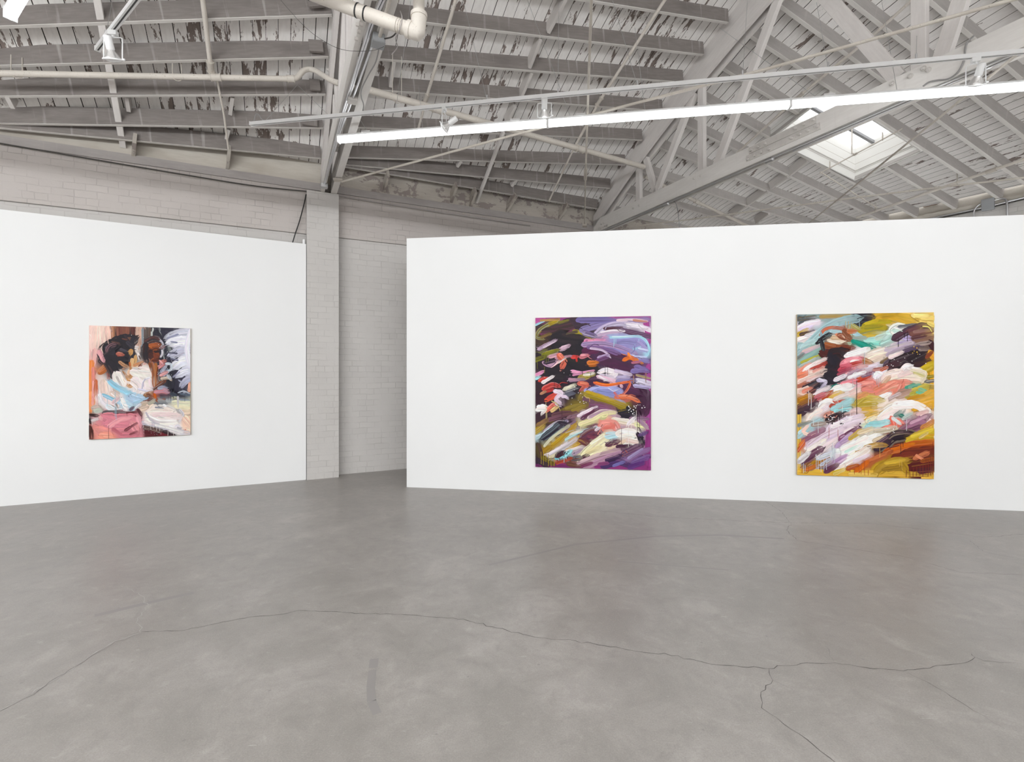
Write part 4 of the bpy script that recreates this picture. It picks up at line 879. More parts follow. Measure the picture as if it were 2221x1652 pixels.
P2 = """
a0488c 70 1195,560 1190,800 1195,1100 1195,1500|9c4a8a 50 120,95 500,90|a85a94 60 860,85 1200,95|b04a94 60 1170,130 1195,300|8a3a78 70 1180,1200 1160,1520|7a3068 60 120,1520 500,1530|94407e 60 700,1530 1150,1540|c05a9a 30 97,100 180,95
3a2a28 150 130,200 300,190 480,150|33221f 150 130,330 240,300 340,260|2a1e28 150 110,480 200,560 260,620|4a3428 110 120,290 200,330|2c1a26 160 130,700 240,760 330,720|3a1c2c 150 130,860 220,860 330,980|3c2430 150 120,1060 240,1050 360,1060|44303c 120 480,110 620,130|3a2a38 110 520,160 680,190|1f1820 210 330,300 430,320 560,330|1f1820 230 330,420 420,480 560,520|221a24 230 260,620 400,640 520,640|1e1822 170 560,380 640,470|241a26 150 600,560 720,580|2a1c2a 130 420,700 520,760|33203a 130 560,700 700,690|4c2a4c 140 680,420 760,520|5e2048 110 600,400 680,380|4a2444 170 780,480 900,500 1100,590|402038 150 1040,730 1150,830 1150,930|4a2a46 110 640,700 760,690|52284a 120 950,760 1060,800|5a3a58 80 1000,640 1100,660
a8d0dc 22 97,155 180,118|8a7a30 44 320,115 230,150 140,205 108,270 165,285|b09a38 34 310,115 240,140|b8905c 26 150,110 330,100|6e5a34 34 160,270 240,240|7c7434 30 330,130 420,110|8f8434 44 480,218 560,232 665,287|a89a3c 24 490,215 580,240|4a3a3a 30 410,240 500,220
8c80b0 70 560,205 700,160 900,125 1180,105|7468a0 60 520,110 700,110 850,105|9a8eb8 50 700,250 790,190 930,130|c4b8d0 50 690,240 790,165 950,140 1200,190|e8e0e6 50 1000,150 1100,162 1212,210|d8c0c8 30 900,110 1060,105 1170,118|c88a6a 22 1050,108 1170,122|4a2438 44 780,190 930,182|5a3a58 55 940,205 1050,232 1212,268|c8b0c8 30 690,262 800,232 950,214|f0e8f0 20 740,225 860,205 960,215|6c5a88 60 580,230 680,260|9a94c8 110 860,330 960,310 1130,330|8c84bc 80 800,360 960,400 1040,430|a49ac8 60 1100,330 1160,390|8880b4 50 1040,470 1170,500|a8d4e2 26 832,275 950,272 1080,265 1160,300 1195,380 1180,445 1110,472 1040,440 1058,392 1110,370|c8dce8 16 850,268 1000,265 1100,262|b8c0de 30 1020,420 1060,460 1160,465|d0d4e8 20 1100,380 1180,400
e090b0 36 590,305 770,300|c878a0 30 570,330 600,310|a890b8 55 570,345 750,335 900,365 1060,425|7a5a8c 50 620,370 780,390 900,430|d0b8d0 24 640,380 740,395 800,430 825,465|b49cc0 40 720,470 800,450|6c4470 40 700,500 790,470|e87a2c 46 960,492 1020,470 1070,492|f08a34 22 1000,430 1030,475|c8804a 22 1070,490 1130,525|b06a94 30 1040,520 1110,510|7a6aa0 60 1080,560 1180,600|8878b0 50 1040,600 1160,590
d84a3c 40 462,465 512,462|c43c34 20 500,470 505,500|d0808a 48 548,462 608,448|e0a0a8 24 550,445 600,440|d07a2c 52 625,520 690,515|a85c24 24 630,550 690,548|b8a0b8 40 130,388 200,350 295,303|d8c4d4 24 180,370 290,310|c0a0b0 48 345,392 425,358|d4bcc8 24 360,370 420,350|7a7a24 54 180,440 315,402|8c8a30 26 200,425 310,395|6e6a28 54 100,492 180,466|d8a8b8 42 240,462 335,438|b08090 30 300,480 440,455|d8705c 64 335,450 380,510 360,560|e88a74 34 340,440 400,500|e8c8cc 36 250,552 335,505|b490ac 46 180,520 240,545 290,500|1c1626 40 190,522 280,500|f0d8d8 16 330,520 400,470|dd94b8 38 100,640 170,607|a8d8e0 36 98,672 130,660|d84438 48 140,692 190,672|eadfe0 38 170,710 265,655|f4ecec 18 180,700 265,650|d04a44 54 180,772 260,732 325,745|b83c3c 40 180,800 260,780|e0604c 50 200,882 320,832|c8504a 40 220,860 330,800|e0d0e0 46 290,795 350,812 300,870 345,915|f0e4ee 24 290,790 350,815|e0644e 54 200,985 275,930|d8c890 46 262,982 300,955|eee6e4 44 110,975 190,965 165,1008|f4f0ee 22 120,980 185,975|d8d4c0 48 395,770 478,742|e4dfd0 20 410,760 475,738|6a6a78 24 400,800 520,760|c08a6c 30 150,820 190,800
e0a0c0 36 455,602 560,618 658,600|c888a8 24 470,640 560,620|9c8e3c 66 540,668 640,645|b0a050 30 560,640 620,620|e0d8cc 46 585,640 655,630|9a7a90 38 435,688 570,682|b08898 24 430,675 520,690|d06a5a 54 530,720 600,732 560,775|e08a70 24 545,715 600,720|e8dfe4 56 725,610 790,590 880,622 800,672|d4c8d4 40 740,640 850,660|dcb8c8 46 712,652 865,700|f0e0e8 22 720,650 800,690|c8b8d0 42 880,600 1020,632|b0a4c4 40 900,660 1000,660|d0c8d8 66 1080,690 1205,725|b4acd0 40 1060,740 1200,760|a89060 26 1080,640 1200,670|8c84b0 50 900,700 1050,690
a4a8d8 46 590,790 720,755 850,762 935,795 910,845|8c90c4 90 700,810 900,840|bcc0e4 20 620,770 740,745 860,750|e87028 28 675,712 780,738 900,722 1012,708 990,780 925,850|f08038 14 690,705 800,728 920,712|c8602c 26 930,830 920,850|d8785a 46 885,852 1000,850 1095,892|e09070 22 900,840 1000,840 1080,875|c06a70 24 870,810 900,850|d4b8c4 34 930,740 940,750
a08a2c 78 600,822 700,848 850,900 995,955|b89c34 34 605,800 720,840 860,885|8a7828 34 640,860 800,910 960,970|7a4a6c 70 640,925 760,935 860,965|8a5c7c 40 720,960 860,990|6c4a5c 50 580,880 660,900|8c7a34 50 560,810 540,850|201c2c 80 920,1012 1010,992|18161e 60 1000,960 1060,1000|2a2030 60 930,1030 1060,1040
7c6a30 70 360,990 480,945 590,922|8c7a3c 34 400,960 560,915|6a4050 60 280,1030 400,1010 500,1010|7a5260 50 200,1080 340,1040|94803c 30 460,980 580,940|8a6a78 40 420,1050 560,1010|e0d0dc 36 520,1032 690,950|ecdce4 18 540,1010 680,945|5c2c48 54 560,1055 630,1010 690,975|d8c4c4 36 620,1052 750,985 875,1000|b898a8 44 640,1040 780,1000 900,1040|dcd4a4 46 535,1115 640,1085 760,1018 865,1005|c8c098 24 560,1130 700,1080|dccfc0 60 860,1072 1000,1092 1150,1125|e8e0d8 34 880,1060 1050,1085|d8d8a4 54 1080,1115 1160,1130|b494a8 44 900,1130 1060,1150|8a6a84 40 1020,1060 1180,1060|a888a0 40 1100,1080 1180,1150|f0e8ea 44 1000,1110 1050,1060|e08a80 84 725,1190 765,1115 850,1105 892,1155|e89a90 40 760,1100 850,1090|d4746c 34 770,1150 860,1140 840,1110|c0a4a0 50 900,1180 1010,1160
b0942c 60 97,1185 165,1135|8a6a4c 50 120,1120 200,1080|c0b0c4 40 190,1185 300,1102 395,1090|a494b0 40 330,1120 400,1090|c4d8dc 36 95,1240 170,1212 295,1110|b0c4cc 24 100,1260 220,1180|241c2c 84 175,1245 260,1185 350,1112|2c2230 44 340,1100 430,1120|8a7088 44 360,1180 480,1100|d0d0b4 32 185,1325 260,1245 425,1128|b08c34 54 190,1375 330,1285 485,1130|c09c40 26 250,1320 400,1200|9a7a34 50 160,1380 240,1330|c09c48 32 385,1335 480,1255 580,1225 500,1312 400,1352|a88440 30 560,1240 520,1290|b4d4d8 28 395,1262 520,1195 690,1140|d8d0c8 24 440,1210 560,1170|5a2844 104 570,1240 660,1185 722,1205|6a3a3c 70 540,1268 620,1305|7a3c50 44 620,1230 700,1250|d8ccd4 30 690,1170 720,1150|c8c0c8 50 210,1435 380,1335 490,1262|e0d8dc 24 230,1400 400,1300|cfc4a8 40 220,1450 330,1390|e0d0d0 26 395,1375 560,1325|a894a8 40 470,1400 590,1340
e4dcb8 74 530,1455 600,1372 740,1245 810,1215|e8e0c0 84 640,1410 780,1300|d8cca0 50 600,1390 720,1340|f0ead4 30 640,1300 760,1220|b0d0dc 66 800,1232 895,1212|c4dce4 24 790,1200 880,1195|e8e0d8 84 910,1205 1030,1192 1100,1252 1000,1300|f0ecea 40 940,1180 1060,1200|d0b8b0 44 980,1270 1090,1290|d8c0a8 46 820,1340 960,1280|5c2c48 54 800,1312 890,1285|402038 50 900,1330 1010,1330|2a2030 54 1090,1210 1130,1290|6a5080 44 1110,1220 1160,1200|4a2038 50 540,1450 600,1420|c0a0a8 54 520,1492 700,1422 905,1370|b088a0 60 590,1532 760,1452 905,1402|d0b8b8 24 540,1470 720,1400|5a3058 80 960,1400 1100,1330|8a6a94 66 950,1490 1080,1405 1185,1360|a090b8 30 1000,1442 1130,1352|6c4c84 60 1050,1480 1180,1430|4a3060 70 760,1520 900,1480 1000,1510|3a2448 60 800,1460 920,1420|7a74b0 34 860,1515 950,1480|5c3070 54 1010,1530 1130,1490|8a4a74 40 720,1500 800,1490|7a3c5c 44 540,1520 640,1490
4a3c24 70 120,1320 150,1450|6a5c24 60 180,1440 250,1490|33223a 60 110,1460 200,1510|a0d8e0 40 378,1425 440,1372|8accd8 20 330,1440 380,1420|5a2c2c 60 460,1450 530,1440|b0503c 34 310,1492 450,1442|3a2030 60 310,1420 360,1390|6a4838 44 420,1500 520,1520"""
P3 = """
e2c070 120 1050,110 1290,130|e4c878 90 1180,170 1295,240|dcb45c 60 90,900 85,1500|e0b458 60 100,1505 600,1510 1290,1520|d8a448 80 1280,500 1290,900|e0b060 60 1290,1100 1290,1500|c8a040 110 760,140 880,105 1100,145|b8943c 60 860,105 960,90|8ca0a0 60 120,130 300,105 520,112|b0904c 46 300,108 560,98|4c5258 44 100,130 230,115|5c6064 54 110,170 260,150|221c28 84 590,130 680,100 748,105|221c28 64 640,160 760,150|2c2830 44 560,140 640,180
b8a83c 50 690,190 790,155 910,152|a89838 70 640,240 760,212 865,212|c8b444 30 700,170 800,145|8c8434 40 700,210 830,190|c8a850 46 620,282 825,288|a8a060 40 560,170 640,220|ece0ec 66 105,212 190,172 278,155|d0c0dc 40 110,230 200,200|f4ecf2 26 150,165 270,145|c0a030 56 90,272 155,240|3a2030 36 110,270 225,240|e8dcd8 50 92,318 230,272|d4ccd0 40 160,280 260,250
98b4b8 84 95,430 200,345 330,225 470,155 630,125|a4c0c4 50 230,330 330,240 440,180|b0c8c8 44 100,380 220,330|88a8a0 70 95,525 250,425 310,372|9ab4ac 44 180,400 300,330|a8b89c 40 560,350 560,200|1a8a78 26 240,492 325,462|b0a848 34 120,520 285,462|c4a8b8 34 115,442 285,370|d8b8b8 24 130,420 260,370|6c7470 40 90,480 130,450|b4bcb8 60 120,560 260,500
b0583c 32 292,278 330,226 420,205 520,232 548,288|c86c4c 18 300,270 340,225 420,198|a8c8d0 34 390,240 495,252|88a0a8 30 300,320 300,260|e8d8c4 34 368,322 450,335 530,312 500,285 390,290|f0e4d8 20 380,330 470,345|c8a888 40 400,300 500,305|e09070 30 440,270 515,292|7a4430 64 470,280 560,312|8a5238 54 510,240 560,300|8a4a2c 54 340,372 440,382 560,388|a05c34 30 340,350 420,370|6c2c20 50 490,390 580,385|4a1a1c 104 320,440 440,470|3c1618 84 330,500 400,520|231a20 90 400,430 520,420|2a1a1e 70 440,470 510,500|1e1820 50 262,340 330,295 380,272|1e1820 40 300,320 318,400|241c28 120 395,470 440,560|241c28 150 350,600 430,620|241c28 140 370,680 440,700|2c222e 60 290,620 360,590|3c2028 40 450,580 480,520|1a8070 26 370,752 450,715
0f8a78 50 590,330 680,358 785,405|12a08c 24 600,325 700,365|98dcd0 46 760,345 870,352|b0d8d0 44 700,320 880,300|a0c0c8 46 600,255 665,290|b86a40 46 550,242 612,240|8fa8a0 40 600,300 700,300|c4d4c8 50 800,300 920,260|ece4e4 56 528,462 620,432 722,402|f4eef0 26 540,440 700,395|e4d4c4 80 700,475 790,432 880,408|dccabc 60 740,512 850,470|e8dcd0 40 760,440 880,400|c8b8b8 30 600,480 700,450|b07850 60 680,500 740,520|6a5a40 34 840,520 910,480
a8c4bc 70 850,350 960,300|b8ccc4 54 870,300 940,240|c4dcd0 46 900,250 1010,250|e8e8e0 34 950,272 920,222 985,178 1070,200|f4f2ee 24 960,265 1040,240 1120,190|5c6068 40 1000,200 1150,185|4a2838 74 960,305 1080,235 1200,192 1285,215|6c4044 54 1080,240 1180,210|7a5048 54 1110,265 1275,242|94706a 30 1130,245 1270,225|8c6858 60 1140,320 1285,288|5c3438 44 1120,300 1220,280|3c1820 64 1270,340 1300,395|b8a4cc 50 1000,355 1085,335|c8b8c0 60 890,405 1100,352|b0a0b0 50 900,450 1060,385|8a7888 40 1060,390 1200,350|a4948c 40 1150,360 1260,340|4a3850 90 890,545 1020,462 1150,398|5a4660 50 1000,440 1160,380|2a1c20 130 960,525 1100,475 1220,450|2c1c24 90 1100,500 1230,430|3c2428 60 1150,540 1280,510|4a2c34 60 880,560 1000,520|f0dcd8 46 920,472 1015,430|6c5c58 44 1180,400 1240,400|dca048 60 1270,430 1300,480|8a3c30 40 1240,470 1280,430
bca43c 90 1180,605 1295,540|c8b048 40 1200,570 1300,530|8a8034 36 1210,655 1300,640|6c6a70 36 1230,692 1300,682|a89050 50 1200,720 1300,740|f4e8e8 56 1020,592 1060,552 1105,562|f8f0f0 30 1040,560 1110,545|ece4e8 28 1120,572 1185,576
e0907c 66 110,600 200,545|b03c34 50 195,562 325,530|c85044 34 210,540 300,520|f0e4e0 40 138,602 180,562 335,488|f8f0ec 20 150,580 240,530|e8ccc0 50 150,625 325,590|d89c90 34 230,600 320,560|e08468 56 90,645 160,620|ead4cc 56 95,695 290,620|d8b0a8 34 160,680 290,650|a8583c 46 88,735 155,708|d8c4c4 44 180,700 290,650|221c2a 60 145,745 240,702 290,678|221c2a 60 190,790 300,722|c8c0d4 34 268,680 342,690 305,742|dcd8e4 18 280,665 345,690|a098b0 40 230,790 350,740|e0d4d8 50 240,800 360,745|f0d0c4 28 92,772 180,738 95,785 165,806|d88470 40 135,782 205,750|3a2028 44 190,800 240,770
e8909c 66 495,535 560,502 645,490|f0a4ac 34 520,510 620,480|f4ecec 36 575,515 632,508|b43c34 50 550,548 655,520|c05060 56 470,585 545,560|d06a78 30 480,550 560,540|f0a8b0 32 528,612 605,572 555,600|a890a0 34 550,622 690,565|f0ecec 44 555,655 690,612|fbf8f8 20 570,640 690,605|e0d8e0 46 428,675 515,640|9a4054 36 455,625 560,580|b84030 50 590,695 725,640|c85a3c 30 640,660 730,630|7a6478 34 675,645 770,608|e89098 50 490,715 610,680|d87880 30 540,720 620,700|d8d0dc 40 700,562 795,545|c8b4bc 34 720,590 780,570|ece8f0 66 790,645 862,588|f4f2f6 26 800,600 860,630|a8482c 34 775,585 885,570|c06040 30 840,590 890,560|d0a8a8 40 640,560 700,550
f0d8d0 80 865,655 960,608 1045,640|f4e4dc 44 880,620 1000,595|ecdcd0 60 890,695 1050,652 1200,662|e0c8c8 44 1000,640 1120,600|dcd4b8 40 1110,590 1222,612 1200,682|c8bc88 30 1130,610 1210,640|c8a890 50 860,700 900,660|e08878 84 815,785 940,715 1065,700|e08878 60 1030,710 1000,775|ec9c8c 34 850,740 960,700|e08a80 60 660,725 765,702 770,765 680,755|f0a498 24 670,710 760,695|c8785c 40 780,760 860,720|e4b4bc 44 540,760 640,720|b09080 84 990,815 1095,775|a08478 44 1000,780 1080,750|3a9c84 34 1060,742 1125,718|78a890 34 1090,740 1180,720|bcac50 60 1110,800 1235,742|c8b860 30 1120,760 1230,720|58b49c 28 1155,785 1270,820|8ab890 40 1180,760 1260,790|dca850 100 1120,880 1295,800|d8a448 80 1140,930 1295,885|c89440 50 1090,850 1200,820
f4ece8 60 785,875 905,802|f8f2ee 30 800,840 900,795|c0a850 76 630,890 700,845 825,850|b49c48 44 640,905 790,890|d0b868 30 680,830 800,835|d8906c 50 640,830 700,800|e0c8c0 50 560,800 640,760|c8b4b8 40 920,840 1000,800|ece8e4 84 375,825 450,758 560,735|f4f2f0 40 400,780 540,730|d0a858 60 355,835 475,792|b0482c 54 320,835 385,790|b05a64 60 215,855 330,802|c87880 30 240,830 320,800|5a4038 70 90,925 210,860|b07830 60 88,862 195,820|8a5c34 40 110,890 200,850|3a2838 60 88,962 210,915|4c3440 40 150,930 260,880|f0e8e4 50 285,915 350,862 425,870|f8f4f0 24 290,880 400,855|b04028 36 415,858 442,882|d8ccc8 44 420,850 540,800|e8d8dc 60 265,968 340,920|ecdcd0 46 175,1042 215,985 295,948|f4e8e0 22 180,1010 250,955|d89080 50 340,995 445,950|c87c60 34 390,960 450,930|a0c8cc 60 405,935 565,862|98d0d4 34 425,955 565,930|b4d4d4 26 440,900 560,870|d8bcb8 44 560,960 640,940|c8a8a4 50 480,1000 610,980
2a1c24 74 345,1040 480,985|3c2a30 50 380,1010 500,1010|5c3c44 40 450,1040 540,1000|f4e4dc 100 830,1000 920,925 1010,885|f8ece8 84 970,905 1130,895 1245,955|fcf4f0 40 1000,890 1150,890|f0dcd8 60 860,1010 960,960|ecd0d0 50 1195,985 1265,1050|d8b4b0 44 1160,980 1230,960|0a7a6c 34 1000,985 1035,1000|c8ccc8 36 1040,1015 1105,978|7a8c88 34 960,990 1010,960|d0a850 60 690,1010 800,970|c09c50 36 640,1010 720,980|f0e4c8 46 715,1042 775,1012|a8d4d8 60 725,1085 885,1058|90c8cc 30 740,1060 860,1050|e07868 70 865,1115 1005,1090|e87868 50 930,1015 965,1095|d8e0e0 34 940,1020 1000,1060|c8b8a0 60 800,1140 960,1110|8a6074 84 1010,1140 1140,1065 1235,1010|a87890 50 1070,1105 1210,1050|c8a0b0 30 1100,1060 1230,1000|6c4058 50 1080,1130 1180,1090|c08050 50 1200,1100 1290,1050
a8c8d0 60 88,1185 200,1095 290,1040|b8d4d8 34 95,1150 190,1080|f0c4b8 36 130,1135 170,1090|f4d0c4 34 140,1150 210,1175|7a8484 36 88,1085 195,1050|a89488 44 220,1080 340,1060|e0d0dc 84 370,1125 500,1055 650,1010|ecdfe4 44 400,1090 560,1030|dcc8d4 84 195,1280 330,1185 480,1120|e4d4d4 74 240,1340 420,1205 610,1105|d0bcd0 44 300,1230 480,1150|8a5a70 50 140,1215 310,1130|a47888 30 180,1170 320,1110|8c5878 60 475,1205 630,1112|6c3c58 30 520,1160 610,1110|c0a8c8 50 440,1270 570,1165|b094b4 34 480,1240 600,1180|b8c8b8 44 600,1170 720,1110|c8a850 50 560,1200 660,1130|d8c4a8 44 640,1150 760,1110|f8f4ec 94 515,1335 640,1245 795,1188|fcfaf6 44 600,1240 780,1180|f4e8e0 50 490,1295 700,1190|c0d8d0 30 520,1320 620,1270|f0e4d4 60 170,1340 320,1222|e8dcd8 40 180,1300 280,1240|c8b498 50 780,1220 880,1180
2a1c2a 120 860,1275 950,1190 1055,1170|3c2838 70 800,1290 900,1230|1f161e 50 960,1200 1060,1180|5c4458 40 780,1260 900,1180|ccb048 84 1085,1215 1200,1155 1292,1140|d8bc58 40 1110,1180 1280,1120|b8963c 44 1130,1230 1280,1200|d0b884 30 1180,1190 1240,1150|c05a24 84 890,1318 1100,1262 1295,1240|d0702c 40 940,1290 1120,1245|8a3c20 44 1100,1290 1290,1270|6a2c24 130 1050,1345 1295,1325|581c20 110 1090,1455 1300,1420|7c3428 70 960,1370 1100,1340|c87858 50 1135,1375 1235,1330|d89070 30 1150,1350 1200,1380|4a1c28 60 1180,1490 1290,1480|94502c 44 1200,1400 1290,1380|b89050 60 630,1325 760,1265 870,1258|c8a468 30 680,1290 800,1255|b08c3c 94 815,1490 930,1415 1045,1400|b08c3c 70 1010,1410 1060,1475|c8a850 40 880,1420 1040,1390|8a6a30 50 860,1480 1000,1460|b06040 60 670,1450 800,1382 910,1325|c87850 34 700,1410 880,1330|f0e4dc 74 425,1460 560,1392 710,1300|f8f0ea 34 460,1420 640,1330|d8c8d0 40 600,1400 720,1350|c8a8c8 60 395,1450 500,1372|b088b0 34 420,1410 520,1350|5a3048 74 135,1400 200,1352 290,1295|7c5068 40 180,1360 300,1290|d8d4d4 60 95,1405 180,1335|e8e4e4 30 100,1380 170,1330|9a6830 74 190,1460 340,1382|b08038 40 220,1420 320,1380|5c3050 60 345,1492 435,1440|c8ccd4 50 270,1380 400,1330|b8b8c8 44 300,1440 380,1390|d4d8dc 34 390,1360 420,1300|c05830 50 88,1305 135,1240|d87c48 30 100,1260 130,1220|c86830 50 610,1505 710,1420|e8dcd4 50 470,1490 500,1450|d0b44c 46 420,1510 500,1480|b05a38 44 540,1470 620,1440|c07040 44 160,1480 240,1450|e0c070 40 560,1520 800,1525|e8cc80 60 1190,108 1290,120|ecd490 50 1120,100 1240,100|e4c878 44 1250,165 1298,190"""
def vivid(c, k=1.13):
    g_ = .3*c[0]+.55*c[1]+.15*c[2]; c = [max(0, g_+(x-g_)*k) for x in c]
    return tuple(x*(.80+.25*min(1, g_*1.6)) for x in c)
def paint(name, label, px, quad, text, under, drips, dots, edge, out, D=.036, ext=.34):
    """px: the canvas corners in the photo (TL TR BR BL) on the wall plane 'out'; quad: the same corners in stroke units"""
    pt, nrm = out; rnd = random.Random(len(text))
    C = [on_plane(*p, pt+nrm*D, nrm) for p in px]
    C[0].x, C[3].x = [(C[0].x+C[3].x)/2]*2; C[0].y, C[3].y = [(C[0].y+C[3].y)/2]*2
    C[1].x, C[2].x = [(C[1].x+C[2].x)/2]*2; C[1].y, C[2].y = [(C[1].y+C[2].y)/2]*2
    C[0].z = C[1].z = (C[0].z+C[1].z)/2; C[2].z = C[3].z = (C[2].z+C[3].z)/2
    o3, ex, ey = C[0], C[1]-C[0], C[3]-C[0]; Wm, Hm = ex.length, ey.length
    T = thing(name, label, 'painting', (C[2]+C[3])/2-nrm*D/2)
    (x0, y0), (x1, y1), (x2, y2), (x3, y3) = quad
    def uvof(x, y):
        u, v = .5, .5
        for _ in range(6):
            xx = (x0*(1-u)+x1*u)*(1-v)+(x3*(1-u)+x2*u)*v; yy = (y0*(1-u)+y1*u)*(1-v)+(y3*(1-u)+y2*u)*v
            u += (x-xx)/(x1-x0); v += (y-yy)/(y3-y0)
        return u, v
    def P(x, y, k):
        u, v = uvof(x, y); u = min(max(u, 0), 1); v = min(max(v, 0), 1)
        return o3+ex*u+ey*v+nrm*(.0002+k*.000009)
    # stretched canvas
    b = MB(); c = [C[0], C[1], C[2], C[3]]; bk = [p-nrm*(D-.004) for p in c]
    b.quad(*c[::-1]); b.quad(*bk)
    for i in range(4): j = (i+1) % 4; b.quad(c[i], c[j], bk[j], bk[i])
    b.build('canvas', M[edge], T)
    S = []
    for item in text.replace('\n', '|').split('|'):
        if not item.strip(): continue
        f = item.split(); S.append((vivid(srgb(f[0])), float(f[1]), [tuple(float(q) for q in a.split(',')) for a in f[2:]]))
    m = MB(); cols = []
    # ground colour, blended from the strokes
    NX, NY = 26, 32; samp = []
    for c_, w, pts in S:
        for a, b2 in zip(pts[:-1], pts[1:]):
            for k in range(4): samp.append((a[0]+(b2[0]-a[0])*k/3, a[1]+(b2[1]-a[1])*k/3, w, c_))
    def field(x, y):
        s, t = [0, 0, 0], 0
        for sx, sy, w, c_ in samp:
            d = ((sx-x)**2+(sy-y)**2)/(w*w*.22+100); q_ = math.exp(-d)*w+1e-9
            t += q_; s = [s[i]+c_[i]*q_ for i in range(3)]
        return [q_/t for q_ in s]
    G = []
    for j in range(NY+1):
        for i in range(NX+1):
            u, v = i/NX, j/NY
            x = (x0*(1-u)+x1*u)*(1-v)+(x3*(1-u)+x2*u)*v; y = (y0*(1-u)+y1*u)*(1-v)+(y3*(1-u)+y2*u)*v
            G.append((o3+ex*u+ey*v+nrm*.0001, field(x, y), (u*Wm, v*Hm)))
    for j in range(NY):
        for i in range(NX):
            k = [j*(NX+1)+i, (j+1)*(NX+1)+i, (j+1)*(NX+1)+i+1, j*(NX+1)+i+1]
            m.quad(*[G[q_][0] for q_ in k], [G[q_][2] for q_ in k]); cols.append([G[q_][1] for q_ in k])
    lay = [1]
    def jit(c_, a): 
        g_ = 1+rnd.uniform(-a, a); return [min(max(q_*g_*(1+rnd.uniform(-a, a)*.4), 0), .95) for q_ in c_]
    def ground(x, y):
        u, v = uvof(x, y); i = min(max(int(u*NX+.5), 0), NX); j = min(max(int(v*NY+.5), 0), NY); return G[j*(NX+1)+i][1]
    def stroke(c_, w, pts, rag=1.0, ns=None, var=.13, mixc=None, tail=.5):
        Q = smooth_path([(p[0], p[1], 0) for p in pts], 7 if len(pts) > 2 else 10)
        L = [0]
        for a, b2 in zip(Q[:-1], Q[1:]): L.append(L[-1]+(b2-a).length)
        tot = L[-1]
        if tot < 1: return
        # extend both ends by half the brush so that the tips come out round
        d0 = (Q[1]-Q[0]).normalized(); d1 = (Q[-1]-Q[-2]).normalized(); e = w*ext if rag else 0
        if e:
            Q = [Q[0]-d0*e, Q[0]-d0*e*.8, Q[0]-d0*e*.4]+Q+[Q[-1]+d1*e*.4, Q[-1]+d1*e*.8, Q[-1]+d1*e]
            L = [0]
            for a, b2 in zip(Q[:-1], Q[1:]): L.append(L[-1]+(b2-a).length)
            tot = L[-1]
        ns = ns or max(3, min(11, int(w/6))); k0 = lay[0]; lay[0] += 1; n = len(Q); sc = Wm/(x1-x0)
        base = []; cur = jit(c_, var*.5)
        for q_ in range(ns+1):
            nx_ = jit(c_, var*1.25); cur = [.35*a+.65*b2 for a, b2 in zip(cur, nx_)]
            f = max(0, rnd.gauss(.06, .16)) if mixc else 0
            base.append([a*(1-f)+b2*f for a, b2 in zip(cur, mixc or c_)])
        wet = [max(0, min(.85, rnd.gauss(tail, .25))) if rag else 0 for _ in range(ns+1)]
        off = rnd.random()*10; st = [rnd.random()*.14*w*rag for _ in range(ns+1)]; en = [rnd.random()**2*.5*w*rag for _ in range(ns+1)]
        ph = [rnd.random()*6 for _ in range(ns+1)]; V_, Cc = [], []; flip = rnd.random() < .5
        for i in range(n):
            d = Q[min(i+1, n-1)]-Q[max(i-1, 0)]; d.normalize(); pr = V((-d.y, d.x, 0)); t = L[i]/tot
            q_ = min(L[i], tot-L[i])/(w*.62+1e-6); r_ = math.sqrt(max(0, 1-(1-min(q_, 1))**2)) if rag else 1
            r_ = max(r_, .22) if rag else 1
            wob = (1+.06*math.sin(off+L[i]/19.)+.04*math.sin(off*3+L[i]/8.))*(1-.22*t if flip else 1-.22*(1-t))
            for k in range(ns+1):
                f = k/ns; lg = -st[k]*max(0, 1-q_) if t < .5 else en[k]*max(0, 1-q_*.6)
                pp = Q[i]+pr*(w*.5*(f*2-1)*r_*wob)+d*lg; V_.append(pp)
                g_ = 1+.07*math.sin(ph[k]*7+L[i]/26.)+.035*math.sin(ph[k]*13+L[i]/9.); cc = [min(x_*g_, .95) for x_ in base[k]]
                if rag and t > .55:
                    gg = ground(pp.x, pp.y); m_ = (t-.55)/.45*wet[k]; cc = [x_*(1-m_)+y_*m_ for x_, y_ in zip(cc, gg)]
                Cc.append(cc)
        N = ns+1; P3d = [P(v_.x, v_.y, k0) for v_ in V_]
        for i in range(n-1):
            for k in range(ns):
                q4 = [i*N+k, i*N+k+1, (i+1)*N+k+1, (i+1)*N+k]
                m.quad(*[P3d[z_] for z_ in q4], [(off+L[i]*sc, k/ns*w*sc), (off+L[i]*sc, (k+1)/ns*w*sc), (off+L[i+1]*sc, (k+1)/ns*w*sc), (off+L[i+1]*sc, k/ns*w*sc)])
                cols.append([Cc[z_] for z_ in q4])
    # loose dabs under the main strokes, following the nearest brush direction
    dirs = []
    for c_, w, pts in S:
        for a, b2 in zip(pts[:-1], pts[1:]):
            for k in range(3): dirs.append((a[0]+(b2[0]-a[0])*k/2, a[1]+(b2[1]-a[1])*k/2, b2[0]-a[0], b2[1]-a[1], c_, w))
    def dab(lo, hi, rel):
        x, y = rnd.uniform(x0, x1), rnd.uniform(y0, y2)
        near = sorted(dirs, key=lambda q_: ((q_[0]-x)**2+(q_[1]-y)**2)/(q_[5]+10))[:3]; q_ = near[0]; c_ = rnd.choice(near)[4]
        ll = math.hypot(q_[2], q_[3]) or 1; dx, dy = q_[2]/ll, q_[3]/ll; w = rnd.uniform(lo, hi); le = w*rnd.uniform(*rel); bend = rnd.uniform(-.25, .25)*le
        g_ = rnd.choice((.7, .85, 1, 1, 1.15, 1.3)); gg = ground(x, y); f = rnd.uniform(0, .5)
